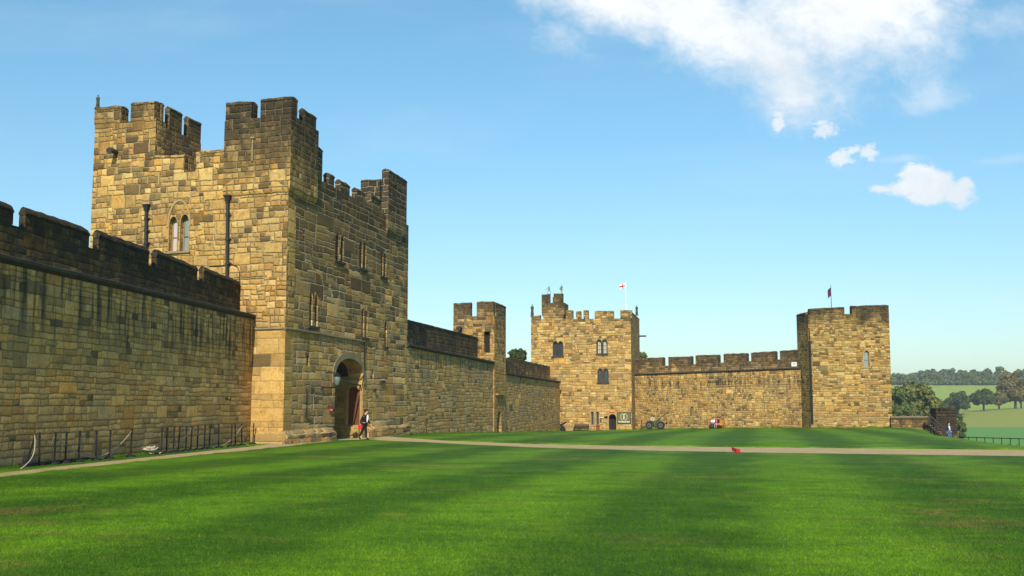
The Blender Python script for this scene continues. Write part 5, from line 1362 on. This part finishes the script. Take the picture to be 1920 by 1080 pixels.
mb = MB(); mb.panel(bf, [(u0, z0), (u1, z0), (u1, z1), (u0, z1)], [], -.10, -.01); mb.build('board', M['board'], s2)
mb = MB(); mb.panel(bf, [(u0 - .06, z0 - .06), (u1 + .06, z0 - .06), (u1 + .06, z1 + .06), (u0 - .06, z1 + .06)], [[(u0 + .002, z0 + .002), (u1 - .002, z0 + .002), (u1 - .002, z1 - .002), (u0 + .002, z1 - .002)]], -.13, -.005); mb.build('frame', M['trim_dark'], s2)
mb = MB()
for s in (-1, 1):
    for i in range(9):
        a = R(-75 + i * 17); cu_, cz_ = uc_ + s * .40 * math.cos(a), zc_ + .44 * math.sin(a)
        for w in (-1, 1):
            b_ = a + R(90) + w * R(35); tu, tz = cu_ + s * .13 * math.cos(b_), cz_ + .13 * math.sin(b_); pu, pz = s * .025 * -math.sin(b_), .025 * math.cos(b_)
            mb.panel(bf, [(cu_, cz_), ((cu_ + tu) / 2 + pu, (cz_ + tz) / 2 + pz), (tu, tz), ((cu_ + tu) / 2 - pu, (cz_ + tz) / 2 - pz)], [], -.115, -.095)
mb.build('wreath', M['gold'], s2)
mb = MB()
for dz, w, h in ((.28, .10, .10), (.12, .06, .10), (-.04, .10, .10), (-.22, .08, .12)):
    mb.panel(bf, [(uc_ - w, zc_ + dz), (uc_ - w * .5, zc_ + dz - h / 2), (uc_ + w * .5, zc_ + dz - h / 2), (uc_ + w, zc_ + dz), (uc_ + w * .5, zc_ + dz + h / 2), (uc_ - w * .5, zc_ + dz + h / 2)], [], -.118, -.095)
mb.build('emblem', M['white'], s2)
text('THE FUSILIERS MUSEUM', bf, uc_, z0 + .16, .17, M['white'], s2, d=-.115, wfit=(u1 - u0) * .88)
# small projecting lamp beside the windows
u, z = bf.hit(1133, 782)
l2 = empty('wall_lamp', bf.P(u, z - .1, -.1), label='small dark lamp on a white bracket between the ground windows and the doorway', category='lamp')
mb = MB(); mb.tube([bf.P(u - .6, z - .08, -.06), bf.P(u, z - .02, -.12)], .04, 6); mb.build('bracket', M['pole'], l2)
mb = MB(); mb.tube([bf.P(u, z, -.12), bf.P(u + .42, z + .03, -.2)], [.07, .12], 8); mb.build('lamp_head', M['iron'], l2)
# red box
p = on(bf, 1121, -.35); rb = empty('letter_box', p, label='small red box standing under the right ground window', category='box')
mb = MB(); mb.box((0, 0, .30), (.40, .34, .60)); local(mb, 'body', M['boxred'], rb); mb = MB(); mb.box((0, 0, .62), (.46, .40, .05)); local(mb, 'lid', M['darkred'], rb); mb = MB(); mb.box((0, -.175, .46), (.22, .02, .04)); local(mb, 'slot', M['dark'], rb)
# dark bench at the wall
p = on(bf, 1090.5, -.6); rz_ = math.atan2(bf.t.y, bf.t.x)
b2 = empty('park_bench', p, rz_, label='dark brown slatted bench against the museum tower, beside the stone trough', category='bench')
mb = MB()
for y in (-.18, -.06, .06): mb.box((0, y, .42), (1.8, .10, .035))
local(mb, 'seat', M['darkwood'], b2)
mb = MB()
for i, z in enumerate((.50, .60, .70)): mb.box((0, .20 + i * .02, z), (1.8, .03, .085))
mb.box((0, .26, .79), (1.9, .05, .06)); local(mb, 'backrest', M['darkwood'], b2)
for sx in (-.86, .86):
    for sy in (-.22, .22):
        mb = MB(); mb.box((sx, sy, .20 if sy < 0 else .39), (.07, .07, .40 if sy < 0 else .78)); local(mb, 'leg', M['darkwood'], b2)
    mb = MB(); mb.box((sx, 0, .60), (.07, .5, .05)); local(mb, 'armrest', M['darkwood'], b2)
# stone trough
p = on(bf, 1068, -.7); tg = empty('stone_trough', p, rz_, label='pale stone trough with flared rim standing between the dark gun and the bench', category='trough')
mb = MB()
def rg(wx, wy, z): return [Vector((-wx, -wy, z)), Vector((wx, -wy, z)), Vector((wx, wy, z)), Vector((-wx, wy, z))]
mb.hexa(rg(.42, .26, -.05), rg(.56, .34, .52)); local(mb, 'basin', M['trim'], tg)
mb = MB(); mb.hexa(rg(.62, .40, .521), rg(.64, .42, .66)); local(mb, 'rim', M['trim'], tg)
# small dark mortar
p = on(bf, 1055, -1.0); mo = empty('small_mortar', p, rz_, label='small black gun with its barrel tilted up beside the stone trough', category='gun')
mb = MB(); mb.tube([(-.42, 0, .62), (-.1, 0, .80), (.28, 0, .98), (.42, 0, 1.08)], [.12, .13, .09, .11], 12); local(mb, 'barrel', M['iron'], mo)
mb = MB(); mb.hexa([Vector(q_) for q_ in ((-.40, -.14, .0), (.36, -.14, .0), (.36, .14, .0), (-.40, .14, .0))], [Vector(q_) for q_ in ((-.22, -.12, .66), (.10, -.12, .66), (.10, .12, .66), (-.22, .12, .66))]); local(mb, 'carriage', M['iron'], mo)
for s in (-1, 1):
    mb = MB(); mb.tube([(0, s * .16, .30), (0, s * .24, .30)], .28, 16); local(mb, 'wheel', M['tyre'], mo)

# field gun
p = on(cf, 1226, -2.2); gun = empty('field_gun', p, R(-22), label='olive green artillery gun with raised barrel and rubber wheels before the far wall', category='gun')
S = 1.0
mb = MB(); mb.tube([(.20, 0, .92), (.75, 0, 1.32), (1.25, 0, 1.72), (1.72, 0, 2.05)], [.085, .075, .06, .055], 10); mb.tube([(1.66, 0, 2.00), (1.86, 0, 2.14)], .10, 10); local(mb, 'barrel', M['olive'], gun)
mb = MB(); mb.hexa([Vector(q_) for q_ in ((-.35, -.16, .60), (.20, -.16, .70), (.20, .16, .70), (-.35, .16, .60))], [Vector(q_) for q_ in ((-.10, -.14, .95), (.85, -.10, 1.42), (.85, .10, 1.42), (-.10, .14, .95))]); mb.tube([(.05, 0, .70), (.85, 0, 1.18)], .07, 8); local(mb, 'cradle', M['olive'], gun)
mb = MB(); mb.box((.05, 0, .48), (.5, .5, .45)); mb.tube([(.35, -.75, .46), (-.1, .75, .46)], .06, 8); mb.tube([(-.95, -.5, .46), (.55, -.5, .46)], .05, 8); local(mb, 'carriage', M['olive'], gun)
for wx, wy in ((-.42, -.62), (.98, -.40)):
    mb = MB(); mb.tube([(wx, wy - .09, .50), (wx, wy + .09, .50)], .50, 22); w_ = local(mb, 'wheel', M['tyre'], gun)
    mb = MB(); mb.tube([(wx, wy - .12, .50), (wx, wy + .12, .50)], .27, 16); q = local(mb, 'rim', M['hub'], w_)
    mb = MB(); mb.tube([(wx, wy - .14, .50), (wx, wy - .10, .50)], .09, 10); q = local(mb, 'hub_cap', M['iron'], w_)
    mb = MB()
    ar = [(wx + .60 * math.cos(R(a_)), .50 + .60 * math.sin(R(a_))) for a_ in range(20, 165, 18)]
    for (x0, z0_), (x1, z1_) in zip(ar[:-1], ar[1:]): mb.hexa([Vector((x0, wy - .14, z0_)), Vector((x1, wy - .14, z1_)), Vector((x1, wy + .14, z1_)), Vector((x0, wy + .14, z0_))], [Vector((x0 * 1.0 + .0, wy - .14, z0_ + .03)), Vector((x1, wy - .14, z1_ + .03)), Vector((x1, wy + .14, z1_ + .03)), Vector((x0, wy + .14, z0_ + .03))])
    local(mb, 'mudguard', M['olive'], gun)
mb = MB()
for s in (-.12, .12): mb.tube([(-.2, s, .50), (-1.5, s * 1.2, .22)], .055, 8)
mb.tube([(-1.45, 0, .22), (-1.70, 0, .12)], .09, 8); mb.box((-1.62, 0, .25), (.06, .42, .50)); local(mb, 'trail', M['olive'], gun)
mb = MB(); mb.tube([(-1.55, .1, .25), (-1.60, .1, 1.02)], .06, 8); mb.ball((-1.60, .1, 1.05), .10, 8, 6); local(mb, 'trail_handle', M['olive'], gun)
mb = MB(); mb.hexa([Vector(q_) for q_ in ((-.62, -.2, .9), (-.10, -.2, .9), (-.10, -.15, .9), (-.62, -.15, .9))], [Vector(q_) for q_ in ((-.52, -.2, 1.05), (-.2, -.2, 1.05), (-.2, -.15, 1.05), (-.52, -.15, 1.05))]); local(mb, 'breech_guard', M['olive'], gun)
ps = p + Vector((-.30, -.9, 0)); ps.z = ground(ps.x, ps.y)
ns = empty('information_sign', ps, label='small pale sign on a post in front of the artillery gun', category='sign')
mb = MB(); mb.tube([(0, 0, -.1), (0, 0, 1.15)], .03, 6); local(mb, 'post', M['olive'], ns)
mb = MB(); mb.box((0, -.04, 1.28), (.46, .04, .32)); q = local(mb, 'plate', M['paleglass'], ns)
mb = MB(); mb.box((0, -.065, 1.29), (.26, .01, .10)); local(mb, 'printed_block', M['hub'], ns)

# red placard lying at the path edge
rp_ = gh(1380, 849.5); fl_ = empty('red_placard', rp_, label='small folded red placard standing on the edge of the gravel path', category='placard')
e1 = at(1372, 838, rp_.y) - rp_; e2 = at(1380, 841, rp_.y) - rp_; e3 = at(1388, 842, rp_.y) - rp_; f1 = at(1373.5, 845.5, rp_.y) - rp_; f2 = at(1381, 848.5, rp_.y) - rp_; f3 = at(1388.5, 849.5, rp_.y) - rp_
t_ = Vector((0, .015, 0)); bk = Vector((0, .05, 0))
mb = MB(); mb.hexa([f1 + bk, f2, e2, e1 + bk], [f1 + bk + t_, f2 + t_, e2 + t_, e1 + bk + t_]); local(mb, 'left_flap', M['darkred'], fl_)
mb = MB(); mb.hexa([f2 + Vector((.004, 0, 0)), f3 + bk, e3 + bk, e2 + Vector((.004, 0, 0))], [f2 + t_ + Vector((.004, 0, 0)), f3 + bk + t_, e3 + bk + t_, e2 + t_ + Vector((.004, 0, 0))]); local(mb, 'right_flap', M['red'], fl_)
mb = MB(); mb.tube([f2 + Vector((0, .02, -.12)), f2 + Vector((0, .02, .02))], .008, 6); local(mb, 'stake', M['hub'], fl_)

# railing beyond the lawn on the right
rl0 = at(1797, 819.5, 92.0); rl1 = at(1925, 823.0, 86.0)
rail = empty('estate_railing', (rl0.x, rl0.y, rl0.z - 1.2), label='dark metal railing with curved braces beyond the lawn edge on the right', category='railing')
ex_ = (rl1 - rl0) * 2.2
mb = MB(); mb.tube([rl0, rl0 + ex_], .035, 6); mb.build('top_rail', M['iron'], rail)
mb = MB(); mb.tube([rl0 - Vector((0, 0, .62)), rl0 + ex_ - Vector((0, 0, .62))], .018, 6); mb.build('lower_rail', M['iron'], rail)
st_ = (rl1 - rl0) * (15.7 / 128)
for i in range(18):
    q = rl0 + st_ * (i + .28); mb = MB(); mb.tube([q + Vector((0, 0, .06)), q - Vector((0, 0, 1.25))], .032, 6); po = mb.build('post', M['iron'], rail)
    mb = MB(); mb.tube([q + Vector((-.45 * math.sin(a_ * math.pi / 2), -.05, -.42 - .75 * (1 - math.cos(a_ * math.pi / 2)))) for a_ in (0, .25, .5, .75, 1)], .026, 6); mb.build('brace', M['iron'], po)
# ------------------------------------------------------------------ trees
def leaf_mat(name, c1, c2, c3):
    m, N, b = newmat(name)
    g = N.n('ShaderNodeNewGeometry'); P = g.outputs['Position']
    col = N.ramp(g.outputs['Random Per Island'], [(0, c1), (.55, c2), (1, c3)])
    cl = N.noise(P, .45, 3, .6).outputs[0]
    col = N.mix(N.ss(cl, .40, .62, 0, .6), col, (c3[0] * 1.15, c3[1] * 1.05, c3[2]))
    N.put(b.inputs['Base Color'], col); b.inputs['Roughness'].default_value = .8; b.inputs['Specular IOR Level'].default_value = .12
    return m
ML = [leaf_mat('foliage_green', (.030, .055, .014), (.062, .095, .024), (.12, .14, .038)),
      leaf_mat('foliage_autumn', (.045, .048, .014), (.095, .088, .024), (.17, .14, .040)),
      leaf_mat('foliage_dark', (.016, .030, .010), (.036, .055, .018), (.062, .082, .026))]
ML.append(leaf_mat('foliage_olive', (.035, .052, .014), (.072, .092, .024), (.14, .145, .038)))
MBK = plain('bark', (.06, .045, .03), .95)
def crown_pts(r, n_l, rx, rz_, cz, rg, low=-.55):
    """lobe centres spread through an uneven ellipsoid"""
    L = []
    while len(L) < n_l:
        v = Vector((rg.gauss(0, 1), rg.gauss(0, 1), rg.gauss(0, 1))).normalized() * (rg.random() ** .45)
        if v.z < low: continue
        k = .72
        L.append((Vector((v.x * rx * k, v.y * rx * k, cz + v.z * rz_ * k)), rx * rg.uniform(.20, .36)))
    top = max(c.z + r * .8 for c, r in L); k = (rz_) / max(.1, top - cz); kx = rx / max(max(abs(c.x) + r * .9 for c, r in L), .1)
    return [(Vector((c.x * kx, c.y * kx, cz + (c.z - cz) * k)), r) for c, r in L]
def leaves(mb, L, n, size, rg):
    tot = sum(l[1] ** 2 for l in L); vs = []; fs = []
    for c, r in L:
        k = int(n * r * r / tot)
        for _ in range(k):
            v = Vector((rg.gauss(0, 1), rg.gauss(0, 1), rg.gauss(0, 1))).normalized()
            p = c + Vector((v.x, v.y, v.z * .85)) * r * (rg.uniform(.72, 1.08))
            nn = (v + Vector((rg.gauss(0, .6), rg.gauss(0, .6), rg.gauss(0, .6)))).normalized()
            a = nn.orthogonal().normalized(); b_ = nn.cross(a); s = size * rg.uniform(.6, 1.4); an = rg.uniform(0, 6.28)
            a2 = a * math.cos(an) + b_ * math.sin(an); b2_ = nn.cross(a2)
            i = len(vs); vs += [p - a2 * s - b2_ * s * .5, p + a2 * s * .8 - b2_ * s * .7, p + a2 * s + b2_ * s * .6, p - a2 * s * .5 + b2_ * s * .8]; fs.append((i, i + 1, i + 2, i + 3))
    mb.add(vs, fs)
def tree(base, h, w, label, mat, n=3500, seed=1, group=None, leaf=.42, low=.12, lobes=26, name='broadleaf_tree', cat='tree'):
    rg = random.Random(seed); root = empty(name, base, label=label, category=cat)
    if group: root['group'] = group
    tr_ = MB(); tr_.tube([(0, 0, -1.5), (0.02 * w, 0, h * .2), (-.02 * w, 0, h * .45), (0, .02 * w, h * .75)], [w * .045, w * .035, w * .024, w * .008], 8)
    L = crown_pts(1, lobes, w / 2, h * (1 - low) / 2, h * low + h * (1 - low) / 2, rg)
    for c, r in L[:12]:
        s = Vector((0, 0, min(h * rg.uniform(.2, .45), c.z))); tr_.tube([s, s.lerp(c, .55) + Vector((0, 0, .04 * h)), c], [w * .018, w * .010, w * .004], 5)
    q = tr_.build('trunk', MBK, uv=False); q.parent = root
    mb = MB(); leaves(mb, L, n, leaf, rg)
    q = mb.build('crown', mat, uv=False, fix=False); q.parent = root
    return root
def tpx(x, yt, Y, w_px, label, mat, **k):
    p = at(x, yt, Y); gz = far_z(p.x, Y); h = p.z - gz
    return tree((p.x, Y, gz), h, w_px / F * Y, label, mat, **k)
gt_ = 'parkland trees beyond the castle lawn'
tpx(1708, 712, 300, 104, 'large spreading tree just right of the corner tower', ML[3], n=9000, seed=3, leaf=.42, low=.03, lobes=46, group=gt_)
tpx(1675, 724, 285, 60, 'dark lower tree squeezed against the corner tower edge', ML[0], n=4500, seed=23, leaf=.42, low=.03, lobes=26, group=gt_)
tpx(1738, 728, 330, 50, 'smaller tree at the right flank of the large spreading tree', ML[0], n=4000, seed=13, leaf=.42, low=.03, lobes=22, group=gt_)
tpx(1793, 733, 560, 58, 'rounded dark tree standing behind the ruined pier', ML[2], n=4500, seed=4, leaf=.5, low=.04, lobes=26, group=gt_)
tpx(1842, 729, 585, 48, 'round open tree in the middle of the pasture skyline', ML[2], n=4000, seed=5, leaf=.5, low=.08, lobes=30, group=gt_)
tpx(1871, 731, 600, 40, 'low tree between the round open tree and the tall group at the right edge', ML[1], n=3500, seed=6, leaf=.5, low=.05, lobes=26, group=gt_)
tpx(1900, 696, 615, 62, 'tall tree at the right edge above the hill pasture', ML[1], n=7000, seed=7, leaf=.55, low=.04, lobes=40, group=gt_)
tpx(1912, 722, 596, 50, 'brown-tinted tree in front of the tall one at the right edge', ML[1], n=4000, seed=8, leaf=.5, low=.08, lobes=20, group=gt_)
tpx(1948, 693, 610, 64, 'tall tree half outside the right edge of the view', ML[0], n=5000, seed=9, leaf=.55, low=.04, lobes=34, group=gt_)
tpx(1799, 775, 240, 22, 'small bush behind the ruined pier', ML[0], n=1800, seed=10, leaf=.25, low=.0, lobes=22, name='bush', cat='bush')
def nearby(x, yt, Y, w_px, hh, label, mat, **k):
    p = at(x, yt, Y); return tree((p.x, Y, p.z - hh), hh, w_px / F * Y, label, mat, **k)
nearby(971, 652, 152, 66, 13, 'dark tree top showing above the wall between the small turret and the museum tower', ML[2], n=9000, seed=11, leaf=.17, low=.2, lobes=46)
nearby(1208, 659, 172, 46, 12, 'tree top peeping over the wall right of the museum tower', ML[0], n=6000, seed=12, leaf=.19, low=.2, lobes=34)
# distant wood
rg = random.Random(77); Lw = []; mbT = MB()
def wood_row(Y, x0, x1, step, ytop, jit, mbL):
    x = x0
    while x < x1:
        yt = ytop(x) + rg.uniform(-jit, jit); p = at(x, yt, Y); gz = far_z(p.x, Y) ; h = p.z - gz; w = step / F * Y * rg.uniform(1.2, 1.9)
        L = crown_pts(1, 13, w / 2, h * .44, h * .57, rg, low=-.8)
        mbL += [(Vector((p.x, Y + rg.uniform(-12, 12), gz)) + c, r) for c, r in L]
        mbT.tube([Vector((p.x, Y, gz - 1)), Vector((p.x, Y, gz + h * .6))], w * .03, 5)
        x += step * rg.uniform(.75, 1.25)
yt_ = lambda x: 713 if x < 1690 else (694 + max(0, (1722 - x)) * .30 if x < 1722 else 691.5 + 2.0 * math.sin(x * .06))
wood_row(1130, 1600, 2060, 19, lambda x: yt_(x) + .5, 3.0, Lw)
wood_row(1108, 1610, 2060, 15, lambda x: 702, 4.5, Lw)
wood_row(1098, 1600, 2060, 9, lambda x: 714, 2.0, Lw)
for i in range(90):
    x_ = 370 + i * 3.2; Lw.append((Vector((x_, 1101 + rg.uniform(-3, 3), far_z(x_, 1101) + rg.uniform(1, 3))), rg.uniform(2.6, 4.2)))
    Lw.append((Vector((x_, 1140 + rg.uniform(-3, 3), far_z(x_, 1140) + rg.uniform(2, 7))), rg.uniform(4, 6)))
mb = MB(); leaves(mb, Lw, 100000, .95, rg); mb.cur = 1
k0 = len(mb.v); mb.add(mbT.v, mbT.f)
tag(mb.build('woodland', [ML[0], MBK], uv=False, fix=False), 'belt of mixed trees along the skyline beyond the far field', 'woodland', kind='stuff')

# ------------------------------------------------------------------ haze
HAZE = True
if HAZE:
    m = bpy.data.materials.new('haze_air'); m.use_nodes = True; m.node_tree.nodes.clear(); N = NT(m.node_tree)
    out = N.n('ShaderNodeOutputMaterial'); v = N.n('ShaderNodeVolumePrincipled')
    v.inputs['Color'].default_value = (.80, .90, 1, 1); v.inputs['Density'].default_value = HZ; v.inputs['Anisotropy'].default_value = .0
    m.node_tree.links.new(v.outputs[0], out.inputs['Volume'])
    mb = MB(); mb.box((500, 3200, 0), (8800, 8400, 140)); 
    mb = MB(); x0, x1, y0, y1, z0, z1 = -3100, 4100, -260, 7100, -62, 62
    mb.hexa([Vector((x0, y0, z0)), Vector((x1, y0, z0)), Vector((x1, y1, z0)), Vector((x0, y1, z0))], [Vector((x0, y0, z1)), Vector((x1, y0, z1)), Vector((x1, y1, z1)), Vector((x0, y1, z1))])
    tag(mb.build('haze', m, uv=False), 'thin blue-white haze over the distant fields', 'haze', kind='stuff')

# ------------------------------------------------------------------ world: sky with clouds
w = bpy.data.worlds.new('World'); sc.world = w; w.use_nodes = True; w.node_tree.nodes.clear(); N = NT(w.node_tree)
sky = N.n('ShaderNodeTexSky', sky_type='NISHITA'); sky.sun_disc = False
SUN_EL = R(33); SAZ = Vector((-.06, -1, 0)).normalized()      # towards the sun
sky.sun_elevation = SUN_EL
sky.sun_rotation = math.atan2(SAZ.x, SAZ.y) 
sky.air_density = 1.0; sky.dust_density = .6; sky.ozone_density = 1.5
d = N.n('ShaderNodeTexCoord').outputs['Generated']; s = N.sep(d)
fy = N.mx(s[1], .05); a = N.div(s[0], fy); b_ = N.div(s[2], fy)
def ab(px, py): r = ray(px, py); return r.x / r.y, r.z / r.y
nv = N.xyz(a, N.mul(b_, 1.25), 0.0)
nbig = N.noise(nv, 9.0, 7, .62, .3).outputs[0]; nfin = N.noise(nv, 46.0, 7, .68, .35).outputs[0]; nst = N.noise(N.xyz(N.add(N.mul(a, .45), N.mul(b_, .8)), N.sub(b_, N.mul(a, .45)), 4.0), 11.0, 6, .6).outputs[0]
def blob(px, py, rx, ry, ang=0.0, hard=1.0):
    """soft ellipse in view tangents; returns 1 at the centre falling to 0 and below outside"""
    ca, cb_ = ab(px, py); c, s_ = math.cos(R(ang)), math.sin(R(ang)); k = F * 1.0
    da = N.mul(N.sub(a, ca), k); db = N.mul(N.sub(b_, cb_), k)
    x_ = N.div(N.add(N.mul(da, c), N.mul(db, s_)), rx); y_ = N.div(N.sub(N.mul(db, c), N.mul(da, s_)), ry)
    return N.sub(1.0, N.m('SQRT', N.add(N.mul(x_, x_), N.mul(y_, y_))))
def union(bl_, k=.35):
    o = bl_[0]
    for q in bl_[1:]: o = N.m('SMOOTH_MAX', o, q, k)
    return o
def cloud(bl_, amp_b, amp_f, lo, hi, mx_=1.0):
    u = union(bl_)
    v_ = N.add(u, N.add(N.mul(N.sub(nbig, .5), amp_b), N.mul(N.sub(nfin, .5), amp_f)))
    return N.mul(N.ss(v_, lo, hi), mx_)
main = cloud([blob(1150, -10, 260, 95, -14), blob(1300, 30, 260, 100, -24), blob(1400, 75, 270, 105, -24), blob(1560, 40, 270, 130, 0), blob(1450, 115, 190, 85, -35), blob(1485, 170, 95, 85, -50), blob(1640, -30, 230, 110, 0)], 1.0, .55, -.18, .82, .97)
wisp = cloud([blob(1060, 70, 120, 60, -30), blob(1700, 100, 230, 120, 10), blob(1750, 185, 130, 40, 12), blob(1560, 175, 200, 60, 20)], 2.3, 1.0, .05, 1.2, .42)
pic = cloud([blob(1725, 330, 50, 34, 0), blob(1760, 345, 58, 36, 0), blob(1795, 362, 42, 34, 0), blob(1740, 366, 48, 26, 0), blob(1810, 345, 24, 20, 0), blob(1690, 352, 48, 18, 8), blob(1656, 354, 34, 11, 0)], .5, 1.6, .0, .58, .98)
bits = cloud([blob(1548, 245, 48, 26, 0), blob(1622, 282, 34, 24, 0), blob(1572, 296, 34, 18, 0), blob(1462, 225, 18, 34, 0)], .8, 3.4, .05, .75, .85)
veil = N.mul(N.ss(N.noise(N.xyz(N.mul(a, .8), N.mul(b_, 3.0), 9.0), 4.0, 5, .55).outputs[0], .45, .85), .16)
veil2 = cloud([blob(1880, 300, 130, 22, 5), blob(1690, 298, 90, 16, 4), blob(1880, 40, 160, 60, 10)], 1.6, .8, .1, 1.2, .35)
alpha = N.mx(N.mx(main, wisp), N.mx(N.mx(pic, bits), N.mx(veil, veil2)))
alpha = N.mul(alpha, N.gt(s[1], .06))
# cloud brightness: bright tops, grey undersides
shade = N.ss(N.add(N.mul(N.sub(nbig, .5), 1.5), N.add(N.mul(N.sub(b_, ab(1700, 110)[1]), 2.6), N.add(N.mul(N.sub(nst, .5), .6), N.mul(N.sub(nfin, .5), .9)))), -.45, .55)
CLC = N.mix(shade, (.84 * CB, .92 * CB, .99 * CB), (1.14 * CB, 1.15 * CB, 1.15 * CB))
skc = N.mix(1.0, sky.outputs[0], (SKT[0], SKT[1], SKT[2]), 'MULTIPLY')
hz = N.ss(s[2], .0, .42)
skc = N.mix(1.0, skc, N.mix(hz, HORT, ZENT), 'MULTIPLY')
col = N.mix(alpha, skc, CLC)
bg = N.n('ShaderNodeBackground'); N.put(bg.inputs[0], col); bg.inputs[1].default_value = SKS
wo = N.n('ShaderNodeOutputWorld'); w.node_tree.links.new(bg.outputs[0], wo.inputs[0])
w.cycles.sampling_method = 'MANUAL'; w.cycles.sample_map_resolution = 512

sl = bpy.data.lights.new('sun', 'SUN'); sl.energy = SUNE; sl.angle = R(.55); sl.color = (1.0, .93, .80)
so = bpy.data.objects.new('sun', sl); COL.objects.link(so)
dv = Vector((SAZ.x * math.cos(SUN_EL), SAZ.y * math.cos(SUN_EL), math.sin(SUN_EL)))
so.rotation_euler = dv.to_track_quat('Z', 'Y').to_euler()

cam = bpy.data.cameras.new('camera'); co = bpy.data.objects.new('camera', cam); COL.objects.link(co)
cam.sensor_width = 36; cam.lens = F / 1920 * 36; cam.clip_end = 12000; cam.clip_start = .1
co.location = (0, 0, CAMZ); co.rotation_euler = (R(90) + PITCH, 0, 0); sc.camera = co
sc.render.engine = 'CYCLES'
vs = sc.view_settings; vs.view_transform = 'Standard'; vs.look = 'None'; vs.gamma = 1; vs.exposure = EXPO
sc.render.resolution_x = 1024; sc.render.resolution_y = 576
